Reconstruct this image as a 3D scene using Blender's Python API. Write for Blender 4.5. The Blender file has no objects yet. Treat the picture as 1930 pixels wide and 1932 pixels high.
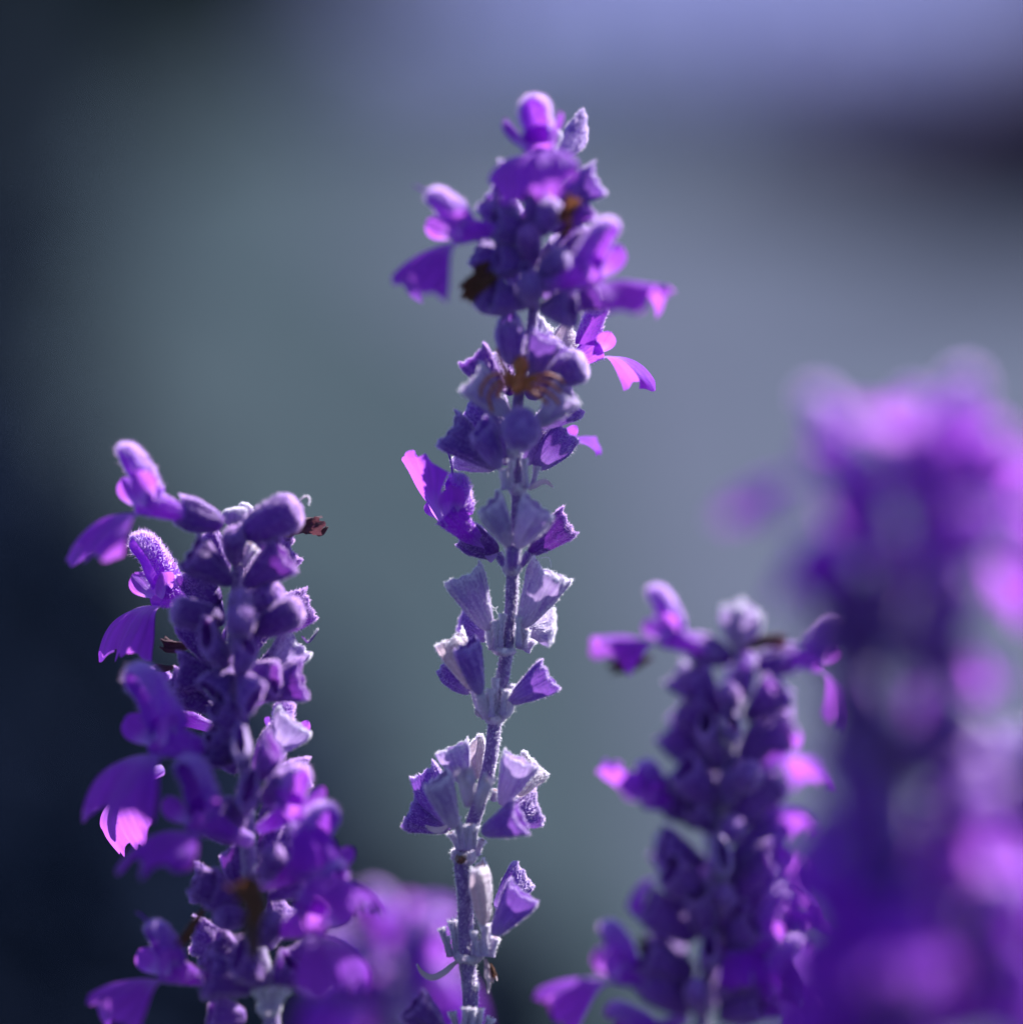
import bpy, math, random
import numpy as np
from mathutils import Vector, Matrix, Quaternion, noise as mnoise

# ------------------------------------------------------------------ camera, sky, sun, exposure
S = bpy.context.scene
COL = S.collection
PITCH = math.radians(8.5)
FOCUS = 0.500                      # metres to the focal plane
FRAME = 0.125                      # metres of the place across the frame there
CENTRE = Vector((0, 0, 0.56))
FWD = Vector((0, math.cos(PITCH), -math.sin(PITCH)))
RIGHT = Vector((1, 0, 0))
UPV = Vector((0, math.sin(PITCH), math.cos(PITCH)))
cam = bpy.data.cameras.new('camera')
cam.sensor_width = 24
cam.sensor_height = 24
cam.lens = 24 * FOCUS / FRAME
cam.clip_start = 0.02
cam.clip_end = 2000
cam.dof.use_dof = True
cam.dof.focus_distance = FOCUS + 0.001
cam.dof.aperture_fstop = 2.9
cam_o = bpy.data.objects.new('camera', cam)
COL.objects.link(cam_o)
cam_o.location = CENTRE - FWD * FOCUS
cam_o.rotation_euler = (math.pi / 2 - PITCH, 0, 0)
S.camera = cam_o

SUN_DIR = Vector((0.52, 0.60, 0.66)).normalized()      # towards the sun: behind the flowers, up to the right
w = bpy.data.worlds.new('World')
S.world = w
w.use_nodes = True
nt = w.node_tree
sky = nt.nodes.new('ShaderNodeTexSky')
sky.sky_type = 'NISHITA'
sky.sun_disc = False
sky.sun_elevation = math.asin(SUN_DIR.z)
sky.sun_rotation = math.atan2(SUN_DIR.x, SUN_DIR.y)
sky.air_density = 1.0
sky.dust_density = 0.3
sky.ozone_density = 4.0
nt.links.new(sky.outputs[0], nt.nodes['Background'].inputs[0])
nt.nodes['Background'].inputs[1].default_value = 0.055
sl = bpy.data.lights.new('sun', 'SUN')
sl.energy = 5.0
sl.angle = math.radians(0.5)
sl.color = (1.0, 0.965, 0.93)
so = bpy.data.objects.new('sun', sl)
COL.objects.link(so)
so.rotation_euler = (-SUN_DIR).to_track_quat('-Z', 'Y').to_euler()
so.location = (0.5, 1, 2)

S.view_settings.view_transform = 'Standard'
S.view_settings.look = 'None'
S.view_settings.exposure = 1.7
S.view_settings.gamma = 1.0
S.render.engine = 'CYCLES'
S.cycles.use_denoising = True
S.cycles.max_bounces = 8
S.cycles.transmission_bounces = 6
S.cycles.sample_clamp_indirect = 6

rng = np.random.default_rng(11)
random.seed(5)

# ------------------------------------------------------------------ pixels of the photograph -> directions
K = 1930 / 3523.0
CROPS = {0: (0, 0, 1.0 / K), 1: (1300, 250, 1000 / 1930), 2: (1300, 1050, 1000 / 1930), 3: (1300, 1850, 800 / 1930),
         4: (1300, 2500, 800 / 1505), 5: (150, 1480, 1100 / 1930), 6: (200, 2350, 1150 / 1888),
         7: (1850, 1900, 1100 / 1306), 8: (2550, 1200, 973 / 808)}


def px(c, x, y):
    ox, oy, s = CROPS[c]
    return (ox + x * s) * K, (oy + y * s) * K


def P(c, x, y, z=0.0):
    """z: millimetres behind (+) or in front of (-) the focal plane"""
    X, Y = px(c, x, y)
    d = FOCUS + z / 1000.0
    k = d / FOCUS * FRAME / 1932.0
    return cam_o.location + FWD * d + RIGHT * ((X - 965) * k) - UPV * ((Y - 966) * k)


# ------------------------------------------------------------------ materials
def lin(r, g, b):
    f = lambda c: (c / 255 / 12.92) if c / 255 <= .04045 else ((c / 255 + .055) / 1.055) ** 2.4
    return (f(r), f(g), f(b), 1)


class NM:
    def __init__(s, name):
        s.m = bpy.data.materials.new(name)
        s.m.use_nodes = True
        s.t = s.m.node_tree
        s.t.nodes.clear()
        s.out = s.t.nodes.new('ShaderNodeOutputMaterial')

    def n(s, typ, **kw):
        nd = s.t.nodes.new('ShaderNode' + typ)
        for k, v in kw.items():
            if isinstance(k, str) and hasattr(nd, k):
                setattr(nd, k, v)
            else:
                nd.inputs[k.replace('_', ' ')].default_value = v
        return nd

    def l(s, a, b):
        s.t.links.new(a, b)

    def mix(s, fac, a, b, mode='MIX'):
        nd = s.t.nodes.new('ShaderNodeMix')
        nd.data_type = 'RGBA'
        nd.blend_type = mode
        for i, v in ((0, fac), (6, a), (7, b)):
            if isinstance(v, (int, float, tuple)):
                nd.inputs[i].default_value = v
            else:
                s.l(v, nd.inputs[i])
        return nd.outputs[2]

    def ramp(s, fac, stops):
        nd = s.t.nodes.new('ShaderNodeValToRGB')
        e = nd.color_ramp.elements
        while len(e) < len(stops):
            e.new(0.5)
        for k, (p, c) in enumerate(stops):
            e[k].position = p
            e[k].color = c if len(c) == 4 else (*c, 1)
        s.l(fac, nd.inputs[0])
        return nd.outputs[0]


def tissue(name, dark, light, trans, tmix=0.45, stripes=9.0, stripe_amt=0.5, mottle=60.0, sheen=0.35,
           sheen_col=(0.85, 0.8, 1, 1), rough=0.6, tip=None, tip_amt=0.0, base=None, base_amt=0.0, bump=0.25, vary=0.5, spec=0.25):
    """thin plant tissue: diffuse + light coming through, longitudinal veins, mottling, soft down"""
    M = NM(name)
    uv = M.n('UVMap')
    sep = M.n('SeparateXYZ')
    M.l(uv.outputs[0], sep.inputs[0])
    tc = M.n('TexCoord')
    nz = M.n('TexNoise')
    nz.inputs['Scale'].default_value = mottle
    nz.inputs['Detail'].default_value = 5
    oi = M.n('ObjectInfo')
    add = M.n('VectorMath')
    add.operation = 'ADD'
    M.l(tc.outputs['Object'], add.inputs[0])
    M.l(oi.outputs['Random'], add.inputs[1])
    M.l(add.outputs[0], nz.inputs['Vector'])
    # veins
    mp = M.n('Mapping')
    mp.inputs['Scale'].default_value = (0.5, stripes, 1)
    M.l(uv.outputs[0], mp.inputs[0])
    vn = M.n('TexNoise')
    vn.inputs['Scale'].default_value = 2.2
    vn.inputs['Detail'].default_value = 3
    M.l(mp.outputs[0], vn.inputs['Vector'])
    vr = M.ramp(vn.outputs[0], [(0.38, (0, 0, 0)), (0.62, (1, 1, 1))])
    vm = M.n('Math')
    vm.operation = 'MULTIPLY'
    M.l(vr, vm.inputs[0])
    vm.inputs[1].default_value = stripe_amt
    nm = M.ramp(nz.outputs[0], [(0.3, (0, 0, 0)), (0.7, (1, 1, 1))])
    f = M.n('Math')
    f.operation = 'MULTIPLY_ADD'
    M.l(nm, f.inputs[0])
    f.inputs[1].default_value = 1 - stripe_amt
    M.l(vm.outputs[0], f.inputs[2])
    c = M.mix(f.outputs[0], dark, light)
    if tip is not None:
        tr = M.ramp(sep.outputs[0], [(0.55, (0, 0, 0)), (1.0, (tip_amt,) * 3)])
        c = M.mix(tr, c, tip)
    if base is not None:
        br = M.ramp(sep.outputs[0], [(0.0, (base_amt,) * 3), (0.5, (0, 0, 0))])
        c = M.mix(br, c, base)
    hs = M.n('HueSaturation')
    mr = M.n('MapRange')
    mr.inputs['To Min'].default_value = 1 - 0.28 * vary
    mr.inputs['To Max'].default_value = 1 + 0.28 * vary
    M.l(oi.outputs['Random'], mr.inputs[0])
    M.l(mr.outputs[0], hs.inputs['Value'])
    M.l(c, hs.inputs['Color'])
    c = hs.outputs[0]
    p = M.n('BsdfPrincipled')
    p.inputs['Roughness'].default_value = rough
    p.inputs['Specular IOR Level'].default_value = spec
    p.inputs['Sheen Weight'].default_value = sheen
    p.inputs['Sheen Roughness'].default_value = 0.4
    p.inputs['Sheen Tint'].default_value = sheen_col
    M.l(c, p.inputs['Base Color'])
    b = M.n('Bump')
    b.inputs['Strength'].default_value = bump
    b.inputs['Distance'].default_value = 0.0003
    M.l(f.outputs[0], b.inputs['Height'])
    M.l(b.outputs[0], p.inputs['Normal'])
    t = M.n('BsdfTranslucent')
    tcx = M.mix(0.55, c, trans)
    M.l(tcx, t.inputs[0])
    M.l(b.outputs[0], t.inputs['Normal'])
    mx = M.n('MixShader')
    mx.inputs[0].default_value = tmix
    M.l(p.outputs[0], mx.inputs[1])
    M.l(t.outputs[0], mx.inputs[2])
    M.l(mx.outputs[0], M.out.inputs[0])
    return M.m


def L3(r, g, b):
    return (r, g, b, 1)


MAT = {}
MAT['petal'] = tissue('violet_petal', L3(.18, .007, .50), L3(.40, .028, .80), L3(.74, .22, .92), .5, 6, .75, 300, .03,
                      (.9, .7, 1, 1), .5, base=L3(.62, .48, .9), base_amt=.75, bump=.5, spec=.15)
MAT['hood'] = tissue('violet_hood', L3(.14, .007, .44), L3(.31, .035, .68), L3(.65, .15, .85), .38, 8, .3, 300, .35,
                     (.95, .8, 1, 1), .7)
MAT['P'] = tissue('calyx_purple', L3(.095, .016, .32), L3(.29, .12, .56), L3(.34, .13, .60), .32, 8, .65, 9, .25,
                  tip=L3(.13, .04, .36), tip_amt=.4, base=L3(.42, .34, .6), base_amt=.5, bump=.6)
MAT['V'] = tissue('calyx_violet', L3(.085, .014, .27), L3(.23, .065, .46), L3(.34, .08, .55), .30, 8, .6, 9, .25, bump=.6)
MAT['D'] = tissue('calyx_dark_purple', L3(.058, .008, .20), L3(.16, .034, .36), L3(.28, .05, .48), .28, 8, .6, 9, .25, bump=.6)
MAT['G'] = tissue('calyx_grey_lavender', L3(.135, .045, .38), L3(.52, .42, .66), L3(.55, .38, .72), .38, 7, .8, 7, .4,
                  tip=L3(.36, .27, .48), tip_amt=.45, base=L3(.64, .58, .72), base_amt=.55, bump=.6)
MAT['T'] = tissue('calyx_dry_pale', L3(.33, .23, .38), L3(.64, .56, .62), L3(.62, .48, .6), .4, 8, .6, 12, .4,
                  tip=L3(.46, .33, .32), tip_amt=.5, bump=.6)
MAT['stem'] = tissue('stem_purple', L3(.10, .045, .24), L3(.30, .18, .46), L3(.4, .2, .5), .12, 40, .25, 1400, .7,
                     rough=.75)
MAT['palestem'] = tissue('stem_pale', L3(.36, .34, .34), L3(.62, .6, .55), L3(.5, .5, .45), .12, 30, .35, 900, .6, rough=.75)
MAT['ped'] = tissue('pedicel_pale', L3(.34, .24, .46), L3(.66, .6, .72), L3(.6, .45, .65), .22, 5, .6, 5, .4, rough=.75, base=L3(.22, .12, .38), base_amt=.7)  # own purple tint, deepened at the base as painted shade between stubs
MAT['brown'] = tissue('withered_brown', L3(.06, .022, .025), L3(.26, .10, .055), L3(.42, .16, .07), .28, 10, .5, 500, .1,
                      (1, .8, .7, 1), .7, bump=.8)
MAT['darkwither'] = tissue('withered_dark', L3(.03, .012, .04), L3(.16, .06, .1), L3(.35, .12, .15), .25, 10, .5, 500, .2,
                           (1, .8, .9, 1), .7, bump=.8)
MAT['leaf'] = tissue('leaf_green', L3(.045, .07, .03), L3(.1, .14, .06), L3(.2, .32, .06), .3, 14, .4, 80, .2, (.9, 1, .9, 1), .55)
MAT['hollow'] = tissue('pedicel_scar', L3(.06, .015, .03), L3(.2, .07, .08), L3(.2, .06, .06), .05, 8, .3, 500, 0)


def hairmat(name, col, t, tm=.5):
    M = NM(name)
    p = M.n('BsdfPrincipled')
    p.inputs['Base Color'].default_value = col
    p.inputs['Roughness'].default_value = .5
    tr = M.n('BsdfTranslucent')
    tr.inputs[0].default_value = t
    mx = M.n('MixShader')
    mx.inputs[0].default_value = tm
    M.l(p.outputs[0], mx.inputs[1])
    M.l(tr.outputs[0], mx.inputs[2])
    M.l(mx.outputs[0], M.out.inputs[0])
    return M.m


MAT['fuzz'] = hairmat('pale_down', L3(.82, .78, .9), L3(.92, .88, .97), .55)
MAT['fuzzl'] = hairmat('lilac_down', L3(.42, .28, .74), L3(.85, .7, .96), .6)
MAT['fuzzp'] = hairmat('violet_down', L3(.5, .28, .78), L3(.85, .6, .97), .55)
MAT['spider'] = tissue('spider_brown', L3(.20, .05, .02), L3(.52, .18, .08), L3(.6, .2, .07), .2, 4, .3, 1.6, .15, (1, .9, .7, 1), .5)
MAT['thread'] = hairmat('web_thread', L3(.8, .8, .85), L3(.9, .9, .9))


# ------------------------------------------------------------------ mesh helpers
def mesh_obj_data(name, verts, faces, uvs=None, smooth=True):
    me = bpy.data.meshes.new(name)
    me.from_pydata([tuple(v) for v in verts], [], faces)
    if uvs is not None:
        ul = me.uv_layers.new(name='UVMap')
        idx = np.empty(len(me.loops), dtype=np.int32)
        me.loops.foreach_get('vertex_index', idx)
        ul.data.foreach_set('uv', np.asarray(uvs, dtype=np.float32)[idx].ravel())
    if smooth:
        me.polygons.foreach_set('use_smooth', [True] * len(me.polygons))
    me.update()
    return me


def grid(pts, closed=False):
    """faces and uv for an nu x nv grid of points"""
    nu, nv, _ = pts.shape
    f = []
    vv = nv if closed else nv - 1
    for i in range(nu - 1):
        for j in range(vv):
            a = i * nv + j
            b = i * nv + (j + 1) % nv
            f.append((a, b, b + nv, a + nv))
    u = np.repeat(np.linspace(0, 1, nu), nv)
    if closed:
        v = np.abs(np.tile(np.linspace(-1, 1, nv, endpoint=False), nu))
    else:
        v = np.tile(np.linspace(0, 1, nv), nu)
    return pts.reshape(-1, 3), f, np.stack([u, v], 1)


def grid_normals(pts, closed):
    du = np.gradient(pts, axis=0)
    if closed:
        dv = np.roll(pts, -1, 1) - np.roll(pts, 1, 1)
    else:
        dv = np.gradient(pts, axis=1)
    n = np.cross(dv, du)
    return n / (np.linalg.norm(n, axis=2, keepdims=True) + 1e-12)


def shell(name, pts, thick=0, closed=False, flip=False):
    """thin living tissue: one sheet that passes light"""
    v1, f1, uv = grid(pts, closed)
    return mesh_obj_data(name, v1, f1, uv)


def hair_mesh(name, pts, closed, n, length, width, lean, outward=1.0, umin=0.0, seed=0, rim=0):
    r = np.random.default_rng(seed)
    nu, nv, _ = pts.shape
    nrm = grid_normals(pts, closed) * outward
    tu = np.gradient(pts, axis=0)
    tu /= np.linalg.norm(tu, axis=2, keepdims=True) + 1e-12
    uu = umin + (1 - umin) * np.sqrt(r.random(n))
    if rim:                                  # thicker down along the outer margin
        uu = np.concatenate([uu, 1 - .10 * r.random(rim) ** 1.5])
        n += rim
    ii = uu * (nu - 1.001)
    jj = r.random(n) * ((nv if closed else nv - 1) - .001)
    i0 = ii.astype(int)
    j0 = jj.astype(int)
    fi = (ii - i0)[:, None]
    fj = (jj - j0)[:, None]
    j1 = (j0 + 1) % nv
    i1 = np.minimum(i0 + 1, nu - 1)
    bl = lambda A: (A[i0, j0] * (1 - fi) + A[i1, j0] * fi) * (1 - fj) + (A[i0, j1] * (1 - fi) + A[i1, j1] * fi) * fj
    p = bl(pts)
    q = bl(nrm)
    t = bl(tu)
    d = q + t * lean * r.normal(1, .6, (n, 1)) + r.normal(0, .35, (n, 3))
    d /= np.linalg.norm(d, axis=1, keepdims=True)
    side = np.cross(d, r.normal(0, 1, (n, 3)))
    side /= np.linalg.norm(side, axis=1, keepdims=True)
    ln = length * r.uniform(.4, 1.3, (n, 1))
    wd = width * r.uniform(.7, 1.2, (n, 1))
    bend = r.normal(0, .25, (n, 3)) * ln
    a = p - side * wd * .5
    b = p + side * wd * .5
    m1 = p + d * ln * .55 + side * wd * .4
    m2 = p + d * ln * .55 - side * wd * .4
    e = p + d * ln + bend
    V = np.stack([a, b, m1, m2, e], 1).reshape(-1, 3)
    F = []
    for k in range(n):
        o = 5 * k
        F.append((o, o + 1, o + 2, o + 3))
        F.append((o + 3, o + 2, o + 4))
    return mesh_obj_data(name, V, F, None, False)


def smooth_noise(r, shape_uv, k=5, fmax=3):
    """sum of a few random waves over (u, angle)"""
    U, V = shape_uv
    out = np.zeros_like(U)
    for _ in range(k):
        out += np.sin(U * r.uniform(1, fmax * 2) + r.uniform(0, 6.3) + V * r.integers(1, fmax + 1)) * r.uniform(.4, 1)
    return out / k


# ------------------------------------------------------------------ plant pieces (prototype meshes)
def calyx_grid(seed, kind):
    r = np.random.default_rng(seed)
    nu, nv = 22, 48
    u = np.linspace(0, 1, nu)
    v = np.linspace(-np.pi, np.pi, nv, endpoint=False)        # v = pi/2 is the upper lip
    U, V = np.meshgrid(u, v, indexing='ij')
    if kind == 'wedge':
        rad = .050 + .050 * (1 - np.exp(-U / .05)) + .225 * U ** 1.05 * r.uniform(.92, 1.08)
        a, b, keel, tip, rib = 1.12, r.uniform(.85, 1.0) * (1 - r.uniform(.52, .66) * np.clip((U - .15) / .85, 0, 1) ** 1.5), .10, r.uniform(.06, .13), .085
        rad = rad * (1 - .16 * np.clip((U - .78) / .22, 0, 1) ** 2)
    elif kind == 'bell':
        rad = (.050 + .085 * (1 - np.exp(-U / .06)) + .20 * U ** .75) * (1 - .30 * np.clip((U - .62) / .38, 0, 1) ** 1.6)
        a, b, keel, tip, rib = 1.08, r.uniform(.9, 1.0) * (1 - r.uniform(.3, .45) * np.clip((U - .4) / .6, 0, 1) ** 1.5), .10, r.uniform(.05, .12), .07
    else:                                                      # closed bud
        rad = (.05 + .14 * (1 - np.exp(-U / .16)) + .05 * U) * np.sqrt(np.clip(1 - np.clip((U - .72) / .28, 0, 1) ** 2.2, 0, 1)) + 1e-4
        a, b, keel, tip, rib = 1.05, .95, .0, .0, .05
    ph = r.uniform(0, 6.3)
    rad = rad * (1 + rib * np.cos(8 * V + ph) * np.clip(U * 3, 0, 1) * np.clip((1.02 - U) * 4, .5, 1))
    cz, sz = np.cos(V), np.sin(V)
    y = rad * b * cz * np.abs(cz) ** keel
    z = rad * a * sz
    Lm = 1 + 0 * V
    if kind != 'bud':
        dv = lambda c, wd: np.exp(-((np.angle(np.exp(1j * (V - c)))) / wd) ** 2)
        Lm = .96 + tip * dv(np.pi / 2, .55) + .05 * dv(-np.pi / 2 + .5, .4) + .05 * dv(-np.pi / 2 - .5, .4) \
            + .02 * np.cos(8 * V + ph) + .025 * smooth_noise(r, (U * 0, V), 4, 7)
    x = U * (1 + (Lm - 1) * U ** 2)
    # irregular crumple, stronger at the mouth
    amp = (.06 if kind == 'wedge' else .028 if kind == 'bell' else .012) * U ** 1.3
    y = y + amp * smooth_noise(r, (U * 2, V), 6, 4)
    z = z + amp * .8 * smooth_noise(r, (U * 2, V), 6, 4)
    x = x + amp * .5 * smooth_noise(r, (U * 2, V), 5, 5)
    if kind == 'wedge':                                        # mouth partly pressed shut, lips uneven
        sq = r.uniform(-.10, .10)
        y = y + sq * U ** 2 * np.sin(V)
    z = z + r.uniform(.0, .07) * U ** 2
    return np.stack([x, y, z], 2)


CAL = {}
for kind, cnt in (('wedge', 9), ('bell', 6), ('bud', 3)):
    CAL[kind] = []
    for k in range(cnt):
        g = calyx_grid(100 * len(kind) + 7 * k, kind)
        me = shell('calyx_' + kind, g, .016, True)
        fz = hair_mesh('calyx_down_' + kind, g, True, 2300, .042, .0062, .7, 1.0, 0.0, k, rim=1300)
        # extra down along the mouth rim
        CAL[kind].append((me, fz))


def lathe_grid(prof, nv=18):
    v = np.linspace(-np.pi, np.pi, nv, endpoint=False)
    return np.array([[(x, r_ * math.cos(a), r_ * math.sin(a) + z) for a in v] for x, r_, z in prof])


def tube_grid(s=1.0, n=14):
    prof = []
    for t in np.linspace(0, 1, n):
        prof.append((-2.0 + 7.2 * t, .75 + .35 * t + .75 * t ** 2.2, .5 * t ** 2))
    g = lathe_grid(prof, 22)
    return g


def hood_grid(r, length=5.2, width=1.55, curl=1.0):
    nu, nv = 20, 23
    ph0 = r.uniform(0, 6.3)
    pts = np.zeros((nu, nv, 3))
    for i, t in enumerate(np.linspace(0, 1, nu)):
        ang = math.radians(38 + 30 * curl * math.sin(t * 2.2))
        # centre line: leaves the tube top, rises forward, nods at the tip
        cx = 4.3 + length * (t * math.cos(math.radians(42)) + .10 * t * t)
        cz = 1.0 + length * (t * .95 - .22 * t * t)
        wd = width * (1 - .12 * t) * math.sqrt(max(0.02, 1 - max(0, (t - .70) / .30) ** 2.4))
        d = Vector((math.cos(math.radians(55 - 25 * t)), 0, math.sin(math.radians(55 - 25 * t))))
        nrm = Vector((-d.z, 0, d.x))
        for j, a in enumerate(np.linspace(-1, 1, nv)):
            th = a * math.radians(128 - 18 * t)
            w2 = wd * (1 - .13 * math.exp(-(th / .28) ** 2) * (.3 + t) + .05 * math.sin(5 * th + 7 * t + ph0) + .03 * math.sin(11 * t + 3 * th + ph0))
            off = nrm * (w2 * math.cos(th) * 1.05) + Vector((0, w2 * math.sin(th) * .92, 0))
            pts[i, j] = (cx + off.x, off.y, cz + off.z)
    return pts


def lip_grid(r, length=8.0, halfw=4.6, droop=.5, arch=.10, notch=.16, frill=.25):
    nu, nv = 30, 41
    pts = np.zeros((nu, nv, 3))
    ph = r.uniform(0, 6.3, 6)
    for i, t in enumerate(np.linspace(0, 1, nu)):
        # half width grows from the throat to a broad rounded blade
        q_ = min(1, t / .78)
        wd = 1.3 + (halfw - 1.3) * q_ * q_ * (3 - 2 * q_)
        for j, a in enumerate(np.linspace(-1, 1, nv)):
            # round outer margin, shallow notch in the middle, fine scallops
            ext = math.sqrt(max(0.0, 1 - .76 * abs(a) ** 2.8)) - notch * math.exp(-(a / .10) ** 2) - .03 * abs(math.sin(a * 7 + ph[0])) - .010 * math.sin(a * 27 + ph[4])
            l = length * t * (1 - t + t * ext)
            ang = droop * (.35 + .9 * t)
            x = 4.3 + l * math.cos(ang)
            z = -1.05 - l * math.sin(ang) * .9 + .35 * math.sin(t * 3.1)
            y = a * wd * (1 - .12 * t ** 4)
            z -= arch * y * y * 1.35 * t ** 1.1
            z += frill * t * t * math.sin(a * 6.5 + ph[1]) * abs(a) ** .5 + frill * .5 * t ** 3 * math.sin(a * 15 + ph[2]) + .16 * t * t * math.sin(a * 24 + ph[5]) + .12 * math.sin(t * 9 + a * 4 + ph[3]) * t
            x += frill * .4 * t * math.sin(a * 5 + ph[3])
            pts[i, j] = (x, y, z)
    return pts


def lobe_grid(r, side, length=3.8, halfw=1.5, rise=.8, out=.7):
    nu, nv = 14, 13
    pts = np.zeros((nu, nv, 3))
    ph = r.uniform(0, 6.3, 3)
    d = Vector((.75, side * out, rise)).normalized()
    wv = Vector((.55, 0, -.8))
    wv = (wv - d * wv.dot(d)).normalized()
    nn = d.cross(wv)
    for i, t in enumerate(np.linspace(0, 1, nu)):
        wd = halfw * (.35 + .65 * math.sin(min(1, t / .6) * math.pi / 2)) * math.sqrt(max(.03, 1 - max(0, (t - .6) / .4) ** 2.2))
        for j, a in enumerate(np.linspace(-1, 1, nv)):
            p = Vector((4.9, side * 1.15, -.1)) + d * (length * t) + wv * (wd * a) + nn * (side * .35 * (a * a * wd - .3 * math.sin(t * 3 + ph[0])) + .12 * math.sin(4 * a + ph[1]))
            pts[i, j] = p
    return pts


FLW = []
for k in range(9):
    r = np.random.default_rng(40 + k)
    droop = [.5, .75, .35, 1.0, .6, .2, .85, -.30, -.12][k]
    arch = [.12, .08, .16, .05, .13, .09, .10, -.16, -.10][k]
    tg = tube_grid()
    hg = hood_grid(r, [5.2, 5.6, 4.8, 4.0, 5.4, 5.2, 4.6, 3.6, 4.4][k], r.uniform(1.5, 1.75))
    lg = lip_grid(r, r.uniform(8.4, 9.8), r.uniform(4.2, 5.2), droop, arch, r.uniform(.05, .14), r.uniform(.5, .95))
    l1 = lobe_grid(r, 1, r.uniform(3.2, 4.2), r.uniform(1.2, 1.6), r.uniform(.4, 1.0), r.uniform(.5, .9))
    l2 = lobe_grid(r, -1, r.uniform(3.2, 4.2), r.uniform(1.2, 1.6), r.uniform(.4, 1.0), r.uniform(.5, .9))
    st = [(6 + 4.2 * t, .25 * math.sin(3 * t), 2.4 + 4.6 * t - 1.2 * t ** 3) for t in np.linspace(0, 1, 9)]
    FLW.append(dict(tube=shell('corolla_tube', tg, .12, True), hood=shell('hood', hg, .14, False, True),
                    lip=shell('lower_lip', lg, .10), lobe1=shell('side_lobe', l1, .10), lobe2=shell('side_lobe', l2, .10),
                    hfz=hair_mesh('hood_down', hg, False, 2600, .50, .05, .5, -1.0, .0, k),
                    tfz=hair_mesh('tube_down', tg, True, 900, .30, .045, .8, 1.0, .0, k), style=st))


def withered_mesh(seed):
    r = np.random.default_rng(seed)
    nu, nv = 20, 22
    u = np.linspace(0, 1, nu)
    v = np.linspace(-np.pi, np.pi, nv, endpoint=False)
    U, V = np.meshgrid(u, v, indexing='ij')
    rad = .10 + .10 * np.sin(U * 3.0) + .12 * U ** 3
    rad = rad * (1 + .35 * np.sin(5 * V + 6 * U + r.uniform(0, 6)) * U + .3 * smooth_noise(r, (U * 6, V), 8, 6))
    x = U * (1 + .10 * np.sin(3 * V + r.uniform(0, 6)) + .12 * smooth_noise(r, (U, V), 5, 6))
    y = rad * np.cos(V) * .8 + .12 * np.sin(U * 4 + r.uniform(0, 6)) * U
    z = rad * np.sin(V) + .10 * np.sin(U * 5 + r.uniform(0, 6)) * U
    return shell('withered_corolla', np.stack([x, y, z], 2), .02, True)


WITH = [withered_mesh(s) for s in range(5)]


def path_tube(name, pts, radii, nv=12, square=0.0, cap=True):
    """tube along a poly-line (vectors, metres); returns mesh grid too"""
    n = len(pts)
    G = np.zeros((n, nv, 3))
    ref = Vector((0.2, -1, 0.1))
    for i in range(n):
        a = pts[max(0, i - 1)]
        b = pts[min(n - 1, i + 1)]
        t = (b - a).normalized()
        s = ref - t * ref.dot(t)
        s.normalize()
        q = t.cross(s)
        for j in range(nv):
            th = 2 * math.pi * j / nv
            rr = radii[i] * (1 + square * math.cos(4 * th))
            G[i, j] = pts[i] + (s * math.cos(th) + q * math.sin(th)) * rr
    v, f, uv = grid(G, True)
    f = list(f)
    if cap:
        f.append(tuple(reversed(range(nv))))
        f.append(tuple(range((n - 1) * nv, n * nv)))
    return mesh_obj_data(name, v, f, uv), G


def spline(pts, n):
    """Catmull-Rom through control points"""
    P_ = [pts[0] * 2 - pts[1]] + list(pts) + [pts[-1] * 2 - pts[-2]]
    out = []
    segs = len(pts) - 1
    per = max(2, n // segs)
    for s in range(segs):
        p0, p1, p2, p3 = P_[s:s + 4]
        for k in range(per):
            t = k / per
            out.append(.5 * ((2 * p1) + (p2 - p0) * t + (2 * p0 - 5 * p1 + 4 * p2 - p3) * t * t + (3 * p1 - p0 - 3 * p2 + p3) * t ** 3))
    out.append(pts[-1].copy())
    return out


# stub: short pale pedicel left after a calyx fell, hollow end (unit length along x)
def stub_mesh(seed):
    r = np.random.default_rng(seed)
    prof = [(0, .16, 0), (.12, .13, 0), (.45, .105, .02), (.75, .11, .05), (.90, .13, .06), (.97, .135, .06), (1.0, .11, .06), (.97, .08, .06), (.93, .005, .06)]
    g = lathe_grid(prof, 12)
    g += r.normal(0, .008, g.shape)
    v, f, uv = grid(g, True)
    me = mesh_obj_data('pedicel_stub', v, f, uv)
    dg = lathe_grid([(.985, .10, .06), (.975, .05, .06), (.97, .004, .06)], 10)
    dv_, df, duv = grid(dg, True)
    sc_ = mesh_obj_data('pedicel_scar', dv_, df, duv)
    fz = hair_mesh('pedicel_down', g[:6], True, 420, .11, .015, .6, 1.0, 0, seed)
    return me, fz, sc_


STUB = [stub_mesh(s) for s in range(4)]


def leaf_mesh(seed):
    r = np.random.default_rng(seed)
    nu, nv = 20, 9
    pts = np.zeros((nu, nv, 3))
    for i, t in enumerate(np.linspace(0, 1, nu)):
        wd = .15 * math.sin(math.pi * t ** .75) ** .8 + .012 + .008 * math.sin(t * 60)
        for j, a in enumerate(np.linspace(-1, 1, nv)):
            pts[i, j] = (t * .95, a * wd, .05 * abs(a) + .25 * t - .55 * t * t + .012 * math.sin(t * 25 + a * 3))
    return shell('leaf', pts, .006)


LEAF = [leaf_mesh(s) for s in range(2)]


def set_mat(o, m):
    if not o.data.materials:
        o.data.materials.append(None)
    o.material_slots[0].link = 'OBJECT'
    o.material_slots[0].material = m


def link(name, data, parent=None, mat=None):
    o = bpy.data.objects.new(name, data)
    COL.objects.link(o)
    if parent is not None:
        o.parent = parent
    if mat is not None:
        set_mat(o, mat)
    return o


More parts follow.
